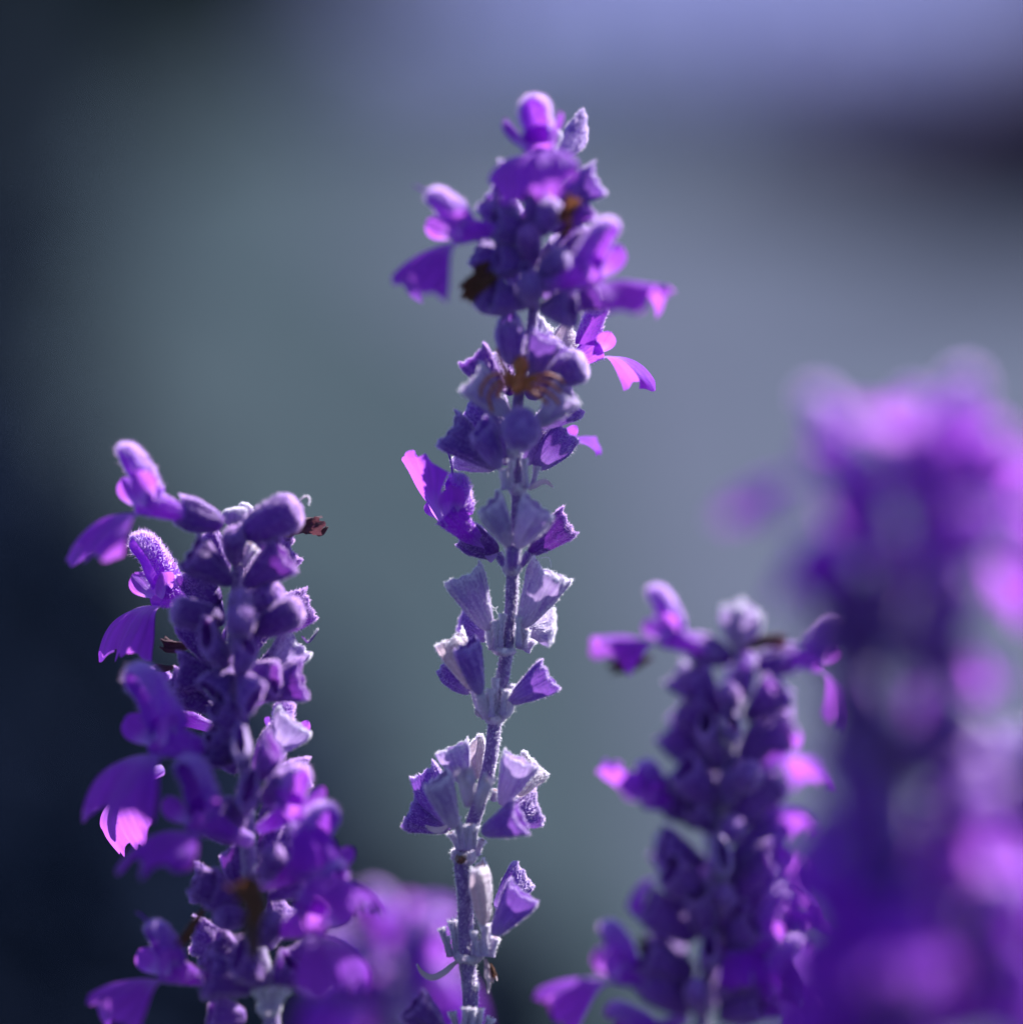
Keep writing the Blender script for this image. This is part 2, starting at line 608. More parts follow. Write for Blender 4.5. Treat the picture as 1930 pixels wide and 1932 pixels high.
# ------------------------------------------------------------------ a flower spike
def frame_from(axis, up, roll=0.0):
    x = axis.normalized()
    z = up - x * up.dot(x)
    if z.length < 1e-3:
        z = Vector((0, -1, 0)) - x * (-x.y)
    z.normalize()
    if roll:
        z = Quaternion(x, math.radians(roll)) @ z
    y = z.cross(x)
    return Matrix((x, y, z)).transposed()


class Spike:
    def __init__(s, name, label, group=None):
        s.root = bpy.data.objects.new(name, None)
        COL.objects.link(s.root)
        s.root['label'] = label
        s.root['category'] = 'flower'
        s.root.empty_display_size = .01
        if group:
            s.root['group'] = group
        s.k = random.randrange(100)
        s.g = Vector((0, 0, 0))

    def stem(s, ctrl, rad, mat='stem', down=True, ground=None, leaves=8):
        """ctrl: points top -> bottom of the frame; carried on to the ground"""
        last = ctrl[-1]
        dirn = (ctrl[-1] - ctrl[-2]).normalized()
        c = list(ctrl)
        if down:
            dirn = (dirn + Vector((0, 0, -1)) * .4).normalized()
            c.append(last + dirn * .06)
            gx = last.x + dirn.x * .10
            gy = last.y + dirn.y * .10
            if ground:
                gx, gy = ground
            c.append(Vector(((c[-1].x + gx) / 2, (c[-1].y + gy) / 2, .22)))
            c.append(Vector((gx, gy, -.06)))
            s.g = Vector((gx, gy, -.025))
        s.root.location = s.g
        pts = spline(c, 12 * (len(c) - 1))
        n = len(pts)
        zt, zb = pts[0].z, pts[-1].z
        rr = []
        for i, p in enumerate(pts):
            q = (zt - p.z) / .125
            rr.append(rad[0] + (rad[1] - rad[0]) * min(1, q) + .0012 * max(0, (q - 1) / 4))
        me, G = path_tube('stem', [p - s.g for p in pts], rr, 16, .07)
        s.stem_o = link('stem', me, s.root, MAT[mat])
        # down on the part near the frame only
        G2 = G[:12 * (len(ctrl) - 1) + 8]
        fz = hair_mesh('stem_down', G2, True, 8000, .00034, .00005, .15, 1.0, 0, s.k)
        f = link('down', fz, s.stem_o, MAT['fuzz'])
        f['kind'] = 'stuff'
        s.path = pts
        # leaves in pairs under the frame
        if down:
            zl = last.z - .045
            k = 0
            while zl > .06 and k < leaves:
                p = min(pts, key=lambda q: abs(q.z - zl))
                a0 = rng.uniform(0, 6.28)
                for h in (0, math.pi):
                    o = link('leaf', LEAF[k % 2], s.root, MAT['leaf'])
                    ax = Vector((math.cos(a0 + h), math.sin(a0 + h), .35))
                    s.place(o, p, frame_from(ax, Vector((0, 0, 1))), rng.uniform(.05, .075))
                zl -= rng.uniform(.05, .08)
                k += 1
        return s

    def place(s, o, loc, rot, sc):
        M = Matrix.LocRotScale(loc - s.g, rot.to_quaternion(), Vector((sc,) * 3) if isinstance(sc, (float, int, np.floating)) else Vector(sc))
        o.matrix_basis = M

    def calyx(s, b, t, mat='P', kind='wedge', f=0, L=7.6, roll=0, wd=1.0, bz=0.0, fuzz=True, cr=None, ped=True):
        """b, t: crop pixels of base and mouth centre; f -1 towards the camera, +1 away; bz depth of the base, mm"""
        cr = cr if cr is not None else s.cr
        p0 = P(cr, b[0], b[1], s.z + bz)
        p1 = P(cr, t[0], t[1], s.z + bz)
        d = (p1 - p0).length * 1000
        if abs(f) > 0:
            dz = math.sqrt(max(0, L * L - d * d)) * f
            p1 = P(cr, t[0], t[1], s.z + bz + dz)
        return s.calyx3(p0, p1, mat, kind, roll, wd, fuzz)

    def calyx3(s, p0, p1, mat='P', kind='wedge', roll=0, wd=1.0, fuzz=True, up=None):
        ax = p1 - p0
        Ln = ax.length
        s.k += 1
        if kind == 'bell' and ax.normalized().dot(-FWD) > .7:
            kind = 'bud'                     # seen end on these are still closed
        me, fz = CAL[kind][s.k % len(CAL[kind])]
        name = 'bud' if kind == 'bud' else 'calyx'
        o = link(name, me, s.root, MAT[mat])
        W = max(Ln, .0066) * wd
        s.place(o, p0, frame_from(ax, up or UPV, roll), (Ln * (1.0 if kind == 'bud' else 1.02), W, W))
        if fuzz:
            fo = link('down', fz, o, MAT['fuzzp' if mat in 'DV' else 'fuzzl' if mat == 'P' else 'fuzz'])
            fo['kind'] = 'stuff'
        return o

    def flower(s, b, t, var=0, f=0, roll=0, sc=1.0, bz=0.0, cr=None, lip=True, hood=True, lobes=True, style=False, dzn=None, lipsc=1.0):
        """b: where the tube leaves the calyx, t: image direction of the tube"""
        cr = cr if cr is not None else s.cr
        p0 = P(cr, b[0], b[1], s.z + bz)
        p1 = P(cr, t[0], t[1], s.z + bz)
        flat = (p1 - p0).normalized()
        ax = flat * math.cos(math.radians(f)) + FWD * math.sin(math.radians(f))
        return s.flower3(p0, ax, var, roll, sc, lip, hood, lobes, style, lipsc)

    def flower3(s, p0, ax, var=0, roll=0, sc=1.0, lip=True, hood=True, lobes=True, style=False, lipsc=1.0, up=None):
        F = FLW[var % len(FLW)]
        o = link('corolla', F['tube'], s.root, MAT['petal'])
        s.place(o, p0, frame_from(ax, up or UPV, roll), .001 * sc)
        x = link('down', F['tfz'], o, MAT['fuzzp'])
        x['kind'] = 'stuff'
        if hood:
            h = link('hood', F['hood'], o, MAT['hood'])
            x = link('hood_down', F['hfz'], o, MAT['fuzzp'])
            x['kind'] = 'stuff'
        if lip:
            q = link('lower_lip', F['lip'], o, MAT['petal'])
            if lipsc != 1.0:
                q.scale = (1, lipsc, 1)
        if lobes:
            link('side_lobe', F['lobe1'], o, MAT['petal'])
            link('side_lobe', F['lobe2'], o, MAT['petal'])
        if style:
            me, _ = path_tube('style', [Vector(p) for p in F['style']], [.11] * 8 + [.05], 6)
            link('style', me, o, MAT['hood'])
        return o

    def wither(s, b, t, mat='brown', bz=0.0, f=0, wd=1.0, cr=None):
        cr = cr if cr is not None else s.cr
        p0 = P(cr, b[0], b[1], s.z + bz)
        p1 = P(cr, t[0], t[1], s.z + bz + f)
        s.k += 1
        o = link('withered_corolla', WITH[s.k % len(WITH)], s.root, MAT[mat])
        o['label'] = 'dry brown crumpled corolla'
        Ln = (p1 - p0).length
        s.place(o, p0, frame_from(p1 - p0, UPV, s.k * 40), (Ln, Ln * wd, Ln * wd))
        return o

    def stub(s, b, t, bz=0.0, f=0.0, wd=1.0, cr=None, mat='ped'):
        cr = cr if cr is not None else s.cr
        p0 = P(cr, b[0], b[1], s.z + bz)
        p1 = P(cr, t[0], t[1], s.z + bz + f)
        s.k += 1
        me, fz, scr = STUB[s.k % 4]
        o = link('pedicel', me, s.root, MAT[mat])
        Ln = (p1 - p0).length
        W = .0025 * wd
        s.place(o, p0, frame_from(p1 - p0, UPV, s.k * 50), (Ln, W, W))
        link('scar', scr, o, MAT['hollow'])
        x = link('down', fz, o, MAT['fuzz'])
        x['kind'] = 'stuff'
        return o

    def pedicel(s, pts, r0=.00042, r1=.0005, mat='ped'):
        c = spline(pts, 12)
        n = len(c)
        me, G = path_tube('pedicel', [p - s.g for p in c], [r0 + (r1 - r0) * i / (n - 1) for i in range(n)], 8)
        o = link('pedicel', me, s.root, MAT[mat])
        x = link('down', hair_mesh('pedicel_down', G, True, 300, .0003, .00004, .2, 1, 0, n), o, MAT['fuzz'])
        x['kind'] = 'stuff'
        return o

    def node(s, c, r=.0015, h=.0016, z=0.0, mat='ped', cr=None, tilt=0):
        cr = cr if cr is not None else s.cr
        p = P(cr, c[0], c[1], s.z + z)
        prof = [(-.5, .62), (-.35, .72), (-.1, .95), (.15, 1.0), (.35, .95), (.5, .7)]
        g = lathe_grid([(x, q, 0) for x, q in prof], 18)
        rr = np.random.default_rng(s.k)
        a = rr.normal(0, .04, g.shape)
        g = g + a
        v, f, uv = grid(g, True)
        me = mesh_obj_data('node', v, f, uv)
        o = link('node', me, s.root, MAT[mat])
        s.place(o, p, frame_from(Vector((math.sin(math.radians(tilt)), 0, math.cos(math.radians(tilt)))), Vector((0, -1, 0))), (h, r, r))
        fz = hair_mesh('node_down', g, True, 500, .22, .03, .1, 1, 0, s.k)
        x = link('down', fz, o, MAT['fuzz'])
        x['kind'] = 'stuff'
        return o

    def bract(s, pts, wd=.0011, mat='T', cr=None):
        """small curled dry bract through crop points (x, y, z)"""
        cr = cr if cr is not None else s.cr
        c = spline([P(cr, q[0], q[1], s.z + q[2]) for q in pts], 18)
        n = len(c)
        G = np.zeros((n, 7, 3))
        for i in range(n):
            t = (c[min(n - 1, i + 1)] - c[max(0, i - 1)]).normalized()
            q = t.cross(FWD).normalized()
            k = t.cross(q)
            ww = wd * (math.sin(math.pi * (.12 + .86 * i / (n - 1))) ** .8) * .5
            for j, a in enumerate(np.linspace(-1, 1, 7)):
                G[i, j] = c[i] - s.g + (k * math.sin(a * 1.2) + q * (1 - math.cos(a * 1.3)) * .9) * ww * 1.3
        o = link('bract', shell('bract', G, .00012), s.root, MAT[mat])
        x = link('down', hair_mesh('bract_down', G, False, 260, .00028, .00004, .3, 1, 0, n), o, MAT['fuzz'])
        x['kind'] = 'stuff'
        return o

    def whorl(s, c, n=6, rad=1.0, elev=45, L=7.0, mats='P', kinds=('wedge', 'bell'), z=0.0, cr=None, a0=None, back=False):
        """ring of calyces round the stem at crop point c"""
        cr = cr if cr is not None else s.cr
        p = P(cr, c[0], c[1], s.z + z)
        a0 = rng.uniform(0, 6.28) if a0 is None else a0
        for k in range(n):
            a = a0 + 2 * math.pi * k / n + rng.uniform(-.2, .2)
            if back and math.sin(a) < -.25:
                continue
            e = math.radians(elev + rng.uniform(-22, 22))
            d = Vector((math.cos(a) * math.cos(e), math.sin(a) * math.cos(e), math.sin(e)))
            h = Vector((math.cos(a), math.sin(a), 0))
            b = p + h * .0011 * rad + Vector((0, 0, rng.uniform(-.0006, .0006)))
            Lk = L * rng.uniform(.72, 1.12) / 1000
            kd = kinds[rng.integers(len(kinds))]
            if d.dot(-FWD) > .75 and rng.random() < .3:   # some that point out of the picture are still closed
                kd = 'bud'
                Lk *= rng.uniform(.7, 1.0)
            b2 = b + d * .0012
            s.calyx3(b2, b2 + d * Lk, mats[rng.integers(len(mats))], kd, rng.uniform(-12, 12))


# ------------------------------------------------------------------ the garden behind
def simple(name, c1, c2, scale=4.0, rough=.9, bump=.3, dist=.02):
    M = NM(name)
    tc = M.n('TexCoord')
    nz = M.n('TexNoise')
    nz.inputs['Scale'].default_value = scale
    nz.inputs['Detail'].default_value = 8
    M.l(tc.outputs['Object'], nz.inputs['Vector'])
    c = M.ramp(nz.outputs[0], [(.3, c1), (.7, c2)])
    p = M.n('BsdfPrincipled')
    p.inputs['Roughness'].default_value = rough
    p.inputs['Specular IOR Level'].default_value = 0.0
    M.l(c, p.inputs['Base Color'])
    b = M.n('Bump')
    b.inputs['Strength'].default_value = bump
    b.inputs['Distance'].default_value = dist
    M.l(nz.outputs[0], b.inputs['Height'])
    M.l(b.outputs[0], p.inputs['Normal'])
    M.l(p.outputs[0], M.out.inputs[0])
    return M.m


def sheet(name, x0, x1, y0, y1, z, mat, nx=60, ny=60, amp=0.0, seed=0):
    xs = np.linspace(x0, x1, nx)
    ys = np.linspace(y0, y1, ny)
    pts = np.zeros((nx, ny, 3))
    for i, x in enumerate(xs):
        for j, y in enumerate(ys):
            pts[i, j] = (x, y, z + amp * mnoise.noise(Vector((x * .9, y * .9, seed))))
    v, f, uv = grid(pts)
    f = [tuple(q) for q in f]
    o = link(name, mesh_obj_data(name, v, f, uv), None, mat)
    o['kind'] = 'structure'
    return o


def GP(x, y, z=0.0):
    """where the ray through photograph pixel (x, y) meets the ground"""
    d = (P(0, x, y) - cam_o.location).normalized()
    k = (z - cam_o.location.z) / d.z
    return cam_o.location + d * k


def zone(name, poly, z, mat):
    """flat patch of ground cover or paving, outline given on the ground, finely cut"""
    import bmesh
    bm = bmesh.new()
    vs = [bm.verts.new((p.x, p.y, z)) for p in poly]
    bm.faces.new(vs)
    bmesh.ops.triangulate(bm, faces=bm.faces[:])
    bmesh.ops.recalc_face_normals(bm, faces=bm.faces[:])
    me = bpy.data.meshes.new(name)
    bm.to_mesh(me)
    o = link(name, me, None, mat)
    o['kind'] = 'structure'
    return o


sheet('ground', -400, 400, -40, 900, -.03, simple('slate_gravel', L3(.022, .034, .043), L3(.037, .050, .061), 3.0), 40, 40)
zone('path', [GP(1350, 1932), GP(1200, 1150), GP(1050, 700), GP(700, 430), GP(650, 270), GP(1500, 330), GP(2600, 500), GP(3400, 1932)], -.026, simple('blue_slate_paving', L3(.044, .052, .078), L3(.064, .073, .105), 2.0))
zone('flower_bed', [GP(-1200, 500), GP(0, 700), GP(350, 1250), GP(680, 1700), GP(850, 1950), Vector((.1, -.3, 0)), Vector((-1.6, -.3, 0))], -.022,
     simple('dark_soil', L3(.006, .009, .02), L3(.013, .018, .034), 18))


def leaf_cloud(name, centers, radii, n, size, mat, seed, parent):
    """many small leaf faces through the volume of some clumps"""
    r = np.random.default_rng(seed)
    V = []
    F = []
    wts = np.array([rr[0] * rr[1] * rr[2] for rr in radii])
    wts = wts / wts.sum()
    ids = r.choice(len(centers), n, p=wts)
    d = r.normal(0, 1, (n, 3))
    d /= np.linalg.norm(d, axis=1, keepdims=True)
    rad = r.random((n, 1)) ** .25 * r.uniform(.8, 1.12, (n, 1))
    p = np.array(centers)[ids] + d * rad * np.array(radii)[ids]
    a = d + r.normal(0, .6, (n, 3))
    a /= np.linalg.norm(a, axis=1, keepdims=True)
    s = np.cross(a, r.normal(0, 1, (n, 3)))
    s /= np.linalg.norm(s, axis=1, keepdims=True)
    t = np.cross(a, s)
    L_ = size * r.uniform(.6, 1.4, (n, 1))
    q0 = p - s * L_
    q1 = p + t * L_ * .42
    q2 = p + s * L_
    q3 = p - t * L_ * .42
    V = np.stack([q0, q1, q2, q3], 1).reshape(-1, 3)
    V[:, 2] = np.maximum(V[:, 2], 0.0)
    F = [(4 * k, 4 * k + 1, 4 * k + 2, 4 * k + 3) for k in range(n)]
    uv = np.tile(np.array([(0, .5), (.5, 0), (1, .5), (.5, 1)]), (n, 1))
    return link(name, mesh_obj_data(name, V, F, uv, False), parent, mat)


def shrub(name, label, cat, loc, clumps, n, size, mat, seed, group=None):
    """clumps: (x, y, z, rx, ry, rz) round loc; trunk and limbs up to each clump"""
    root = bpy.data.objects.new(name, None)
    COL.objects.link(root)
    root.location = (loc[0], loc[1], -.03)
    root['label'] = label
    root['category'] = cat
    if group:
        root['group'] = group
    for c in clumps:
        pts = [Vector((c[0] * .25, c[1] * .25, -.05)), Vector((c[0] * .6, c[1] * .6, c[2] * .45)), Vector((c[0], c[1], c[2]))]
        me, _ = path_tube('limb', spline(pts, 10), [.05 - .004 * k for k in range(len(spline(pts, 10)))], 8)
        link('trunk' if c is clumps[0] else 'limb', me, root, BARK)
    o = leaf_cloud('crown', [c[:3] for c in clumps], [c[3:] for c in clumps], n, size, mat, seed, root)
    o['kind'] = 'stuff'
    return root


BARK = simple('bark', L3(.03, .025, .025), L3(.09, .07, .06), 30)
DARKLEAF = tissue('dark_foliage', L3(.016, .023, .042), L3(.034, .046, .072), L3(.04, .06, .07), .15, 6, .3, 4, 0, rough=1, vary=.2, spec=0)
PLUMLEAF = tissue('plum_foliage', L3(.09, .07, .12), L3(.17, .14, .22), L3(.22, .16, .26), .3, 6, .3, 4, 0, rough=1, vary=.2, spec=0)

hc = []
for k in range(10):
    hc.append((rng.uniform(-.1, .1), -.9 + .25 * k, .25, .22, .25, .28))
    hc.append((rng.uniform(-.1, .1), -.9 + .25 * k, .65, .22, .25, .28))
hb = GP(-30, 900)
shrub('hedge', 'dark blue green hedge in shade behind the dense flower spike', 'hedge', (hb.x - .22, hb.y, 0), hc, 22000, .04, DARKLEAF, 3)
for k, (x, y, sz) in enumerate(((1960, 390, .26), (1680, 310, .18), (2250, 420, .4), (1420, 280, .13))):
    sp = GP(x, y)
    shrub('shrub', [q_ + ' plum leaved shrub in the row at the foot of the lavender field' for q_ in ('second largest', 'second smallest', 'largest', 'smallest')][k], 'shrub', (sp.x, sp.y, 0),
          [(0, 0, .8 * sz, sz, .8 * sz, .7 * sz), (.6 * sz, .2 * sz, .6 * sz, .8 * sz, .8 * sz, .6 * sz), (-.6 * sz, .1, .5 * sz, .8 * sz, .7 * sz, .5 * sz)], 5000, .04, PLUMLEAF, 8 + k)


FARLEAF = tissue('grey_green_foliage', L3(.05, .075, .075), L3(.09, .12, .115), L3(.1, .15, .12), .25, 6, .3, 4, 0, rough=1, vary=.2, spec=0)
tp = GP(60, 160)
shrub('tree', 'broad grey green tree beyond the dark hedge, beside the lavender field', 'tree', (tp.x, tp.y, 0),
      [(0, 0, 1.0, .95, .9, .9), (.6, .2, .8, .7, .7, .75), (-.8, .1, .9, .8, .7, .8), (.1, .1, 2.0, .85, .8, .8), (-.7, 0, 2.0, .8, .8, .8), (.55, .1, 2.7, .7, .7, .8), (-.2, .2, 3.1, .8, .8, .8)], 16000, .09, FARLEAF, 21)

tq = GP(420, 125)
shrub('tree', 'tallest grey green tree at the edge of the lavender field', 'tree', (tq.x, tq.y, 0),
      [(-.5, 0, 1.1, 1.1, .9, 1.0), (.2, .2, .9, .9, .8, .85), (-.3, .1, 2.4, 1.0, .9, 1.0), (.1, 0, 3.4, .7, .7, .9), (-.6, .1, 4.0, .9, .8, .9)], 14000, .10, FARLEAF, 22)


def ground_cover():
    """dense dark low foliage over the near bed, one mass"""
    r = np.random.default_rng(9)
    n_ = 42000
    X = r.uniform(-1.5, .42, n_)
    Y = r.uniform(.9, 4.3, n_)
    pr = [((p - cam_o.location).dot(RIGHT), (p - cam_o.location).dot(UPV), (p - cam_o.location).dot(FWD)) for p in (Vector((a_, b_, .27)) for a_, b_ in zip(X, Y))]
    u_ = np.array([965 + q[0] / q[2] * FOCUS / FRAME * 1932 for q in pr])
    v_ = np.array([966 - q[1] / q[2] * FOCUS / FRAME * 1932 for q in pr])
    ok = v_ > 480 + 1.30 * u_ + 100 * np.sin(u_ * .006) + r.normal(0, 60, n_)
    X, Y = X[ok], Y[ok]
    n_ = len(X)
    h = .04 + .20 * r.random(n_)
    a = r.uniform(0, 6.28, n_)
    tl = r.uniform(.2, 1.0, n_)
    L_ = r.uniform(.03, .06, n_)
    c = np.stack([X, Y, h], 1)
    d = np.stack([np.cos(a) * np.cos(tl), np.sin(a) * np.cos(tl), np.sin(tl)], 1)
    sd = np.stack([-np.sin(a), np.cos(a), 0 * a], 1)
    V = np.stack([c - d * L_[:, None], c + sd * L_[:, None] * .4, c + d * L_[:, None], c - sd * L_[:, None] * .4], 1).reshape(-1, 3)
    V[:, 2] = np.maximum(V[:, 2], -.015)
    F = [(4 * k, 4 * k + 1, 4 * k + 2, 4 * k + 3) for k in range(n_)]
    uv = np.tile(np.array([(0, .5), (.5, 0), (1, .5), (.5, 1)]), (n_, 1))
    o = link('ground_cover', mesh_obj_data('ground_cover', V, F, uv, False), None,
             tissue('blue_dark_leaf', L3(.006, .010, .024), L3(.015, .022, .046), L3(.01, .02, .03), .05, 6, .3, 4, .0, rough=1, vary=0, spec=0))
    o['kind'] = 'stuff'
    o['label'] = 'dark low leafy ground cover beside the paving, behind the spikes'
    o['category'] = 'ground cover'


ground_cover()


def lavender_field():
    """low rows of blue lavender far behind: tens of thousands of upright spikes as one mass"""
    r = np.random.default_rng(2)
    n_ = 26000
    y = 14.0 + 23 * r.random(n_) ** 1.3
    x = r.uniform(-.16, .22, n_) * y * 1.25
    keep = x > -.35 - .022 * y + r.normal(0, .15, n_)
    x, y = x[keep], y[keep]
    n_ = len(x)
    h = r.uniform(.25, .5, n_)
    wv = r.uniform(.02, .05, n_)
    a = r.uniform(0, 6.28, n_)
    V = np.zeros((n_, 4, 3))
    lx, ly = r.normal(0, .05, n_), r.normal(0, .05, n_)
    for k, (s_, t_) in enumerate(((-.4, 0), (.4, 0), (1, .75), (0, 1.0))):
        V[:, k, 0] = x + np.cos(a) * wv * s_ + lx * t_
        V[:, k, 1] = y + np.sin(a) * wv * s_ + ly * t_
        V[:, k, 2] = -.03 + h * t_
    F = [(4 * k, 4 * k + 1, 4 * k + 2, 4 * k + 3) for k in range(n_)]
    uv = np.tile(np.array([(0, 0), (0, 1), (.8, 1), (1, .5)]), (n_, 1))
    o = link('lavender_field', mesh_obj_data('lavender_field', V.reshape(-1, 3), F, uv, False), None,
             tissue('lavender_bloom', L3(.17, .19, .40), L3(.30, .33, .60), L3(.40, .42, .72), .4, 4, .3, 6, .2, vary=0))
    o['kind'] = 'stuff'
    o['label'] = 'blue lavender field in bloom far behind, at the top of the view'
    o['category'] = 'lavender'


lavender_field()
hp = np.zeros((50, 30, 3))
for i_, x_ in enumerate(np.linspace(-60, 60, 50)):
    for j_, t_ in enumerate(np.linspace(0, 1, 30)):
        hp[i_, j_] = (x_, 38 + 90 * t_, -.1 + 16 * t_ ** .8 * (1 + .2 * mnoise.noise(Vector((x_ * .05, t_ * 3, 0)))))
hv, hf, huv = grid(hp)
ho = link('sky_screen_hill', mesh_obj_data('sky_screen_hill', hv, hf, huv), None, simple('sky_screen_lavender', L3(.09, .10, .21), L3(.12, .13, .26), .4))  # added rise, keeps bright sky from blurring into the top
ho['kind'] = 'structure'

# ------------------------------------------------------------------ the spike in focus
m = Spike('sage_spike', 'tallest sage spike, slender, sparse grey lavender calyces along a bare purple stem')
m.z = -1.0
m.cr = 0
m.stem([P(0, 1018, 300, -8), P(0, 1012, 400, -8), P(0, 1010, 492, -7), P(0, 1003, 617, -6), P(0, 977, 759, -4), P(0, 975, 887, -3), P(0, 976, 958, -2.4),
        P(0, 967, 1084, -1.5), P(0, 964, 1150, -1), P(0, 957, 1218, -1), P(0, 949, 1275, -1), P(0, 935, 1354, -1), P(0, 922, 1450, -1),
        P(0, 886, 1573, -1.5), P(0, 871, 1626, -1.5), P(0, 878, 1700, -2), P(0, 879, 1792, -2), P(0, 887, 1865, -2), P(0, 888, 1950, -2)],
       (.00052, .00100), ground=(-.012, .02))
# top
m.cr = 1
m.z = -8
m.flower((1150, 660), (1050, 470), 3, f=-55, roll=8, sc=1.15, bz=-2)
m.calyx((1215, 560), (1360, 370), 'P', 'wedge', 1, 6.5, bz=0)
m.calyx((1130, 520), (1175, 370), 'G', 'bud', 0, bz=-1, wd=.75)
m.calyx((1150, 880), (1470, 720), 'P', 'wedge', -.4, 7.8, bz=-1)
m.calyx((1090, 830), (800, 710), 'P', 'wedge', -.5, 7.4, bz=-3)
m.calyx((1090, 800), (1080, 640), 'P', 'bell', -1, 6.0, bz=-1)
m.calyx((1060, 1060), (1180, 900), 'P', 'bell', -1, 7.0, bz=-2)
m.wither((1220, 990), (1290, 850), 'brown', -8, -2, 1.1)
m.wither((1280, 960), (1250, 1090), 'brown', -8, 0, .9)
m.calyx((1040, 1090), (770, 1010), 'P', 'bell', -.6, 7.8, bz=-2)
m.flower((790, 1050), (690, 1060), 2, f=-25, roll=-2, sc=1.02, bz=-5, style=True)
m.calyx((1040, 1290), (790, 1220), 'P', 'wedge', -.5, 7.0, bz=-2)
m.wither((800, 1330), (590, 1460), 'brown', -4, -2, 1.0)
m.wither((740, 1260), (660, 1340), 'brown', -5, -1, 1.2)
m.calyx((1010, 1540), (760, 1480), 'P', 'wedge', -.4, 7.0, bz=-2)
m.calyx((1030, 1500), (1010, 1390), 'P', 'bell', -1, 7, bz=-2)
m.calyx((1080, 1350), (1240, 1230), 'P', 'bell', -.8, 7.4, bz=-3)
m.flower((1180, 1400), (1400, 1360), 5, f=-34, roll=6, sc=1.12, bz=-6)
m.calyx((1080, 1560), (1300, 1590), 'P', 'wedge', -.8, 7.4, bz=-2)
m.calyx((1080, 1250), (1170, 1180), 'G', 'bud', 0, bz=2, wd=.6)
m.node((1010, 1240), 0.00086, 0.00098, z=0, mat='P' if False else 'ped')
m.calyx((1130, 1180), (1320, 1090), 'P', 'wedge', 1, 7.0, bz=1)
m.whorl((1045, 1100), 5, 1, 45, 6.4, 'PVV', z=0)  # darker violet calyces mixed in, carrying the shade here in their colour
m.whorl((1040, 1330), 5, 1, 45, 6.4, 'PVV', z=0)
m.whorl((1020, 1560), 5, 1, 35, 6.4, 'PPV', z=0)
# spider whorl
m.cr = 2
m.z = -5
m.calyx((905, 400), (865, 90), 'P', 'bell', -.35, 8.2, bz=-2, wd=1.05)
m.calyx((1030, 480), (1130, 220), 'P', 'wedge', -.3, 7.4, bz=-3)
m.calyx((1000, 360), (1105, 120), 'G', 'wedge', .3, 7.4, bz=2)
m.calyx((1150, 350), (1290, 190), 'T', 'wedge', .5, 6.4, bz=4)
m.calyx((1120, 500), (1385, 385), 'P', 'bud', -.3, 7.6, bz=-1, wd=1.3)
m.flower((1240, 420), (1400, 330), 1, f=12, roll=4, sc=.95, bz=4)
m.calyx((880, 740), (620, 500), 'G', 'wedge', -.3, 8.4, bz=-3, wd=1.0)
m.calyx((1070, 800), (1265, 580), 'G', 'wedge', -.5, 8.0, bz=-2)
m.calyx((1060, 810), (1310, 640), 'P', 'wedge', .5, 8.0, bz=2)
m.calyx((850, 830), (610, 700), 'P', 'bell', .5, 7.4, bz=3)
m.calyx((850, 560), (740, 420), 'P', 'bell', .5, 6.6, bz=2)
m.whorl((930, 660), 6, 1, 45, 7.4, 'PPV', z=1, back=True)
# whorl under the spider
m.z = -3.5
m.calyx((945, 900), (960, 800), 'P', 'bud', -1, 7.0, bz=-2, wd=1.45)
m.calyx((815, 1080), (680, 830), 'P', 'wedge', -.45, 8.2, bz=-3)
m.calyx((780, 1080), (540, 970), 'G', 'wedge', .5, 7.8, bz=2)
m.calyx((1045, 1080), (1270, 850), 'P', 'bell', .15, 8.0, bz=3, wd=1.0)
m.flower((1060, 960), (1180, 880), 5, f=50, roll=0, sc=.8, bz=6, hood=False)
for a, b, z in (((850, 1230), (835, 1085), -2), ((880, 1230), (885, 1030), -2), ((990, 1220), (985, 1020), -1), ((1030, 1215), (1055, 1070), 2)):
    m.stub(a, b, z, 0, 1.5 if a[0] == 850 else 1.1)
m.stub((905, 980), (912, 915), -3, -3, 2.2)
m.node((930, 1225), 0.00116, 0.00154, z=0)
m.bract([(1010, 1235, 0), (1060, 1215, 0), (1110, 1190, 0), (1165, 1215, 0)], .0016, 'T')
m.whorl((925, 1130), 5, 1, 50, 7.4, 'PPV', z=1, back=True)
# whorl with the fresh flower on the left
m.z = -2.2
n0 = P(2, 890, 1745, m.z)
m.calyx((800, 1655), (570, 1530), 'D', 'bell', .15, 7.2, bz=1, wd=.95)
m.flower((690, 1600), (470, 1410), 7, f=-6, roll=8, sc=1.12, bz=1, style=True)
m.calyx((885, 1600), (735, 1330), 'G', 'wedge', -.4, 7.8, bz=-3)
m.calyx((925, 1610), (1080, 1350), 'G', 'wedge', -.4, 7.8, bz=-3, wd=1.05)
m.calyx((1010, 1650), (1270, 1450), 'D', 'wedge', .3, 8.0, bz=1)
for q, z in (((800, 1655), 1), ((885, 1600), -3), ((925, 1610), -3), ((1010, 1650), 1)):
    m.pedicel([P(2, 890 + (q[0] - 890) * .15, 1745, m.z + z * .4), P(2, (890 + q[0]) / 2 + (q[0] - 890) * .12, 1710, m.z + z * .8), P(2, q[0], q[1], m.z + z)], .00055, .0005, 'P')
m.stub((870, 1740), (865, 1590), -1, -1, 1.2)
m.stub((905, 1740), (915, 1590), -1, -1, 1.2)
m.node((893, 1762), 0.00116, 0.00126, z=.5)
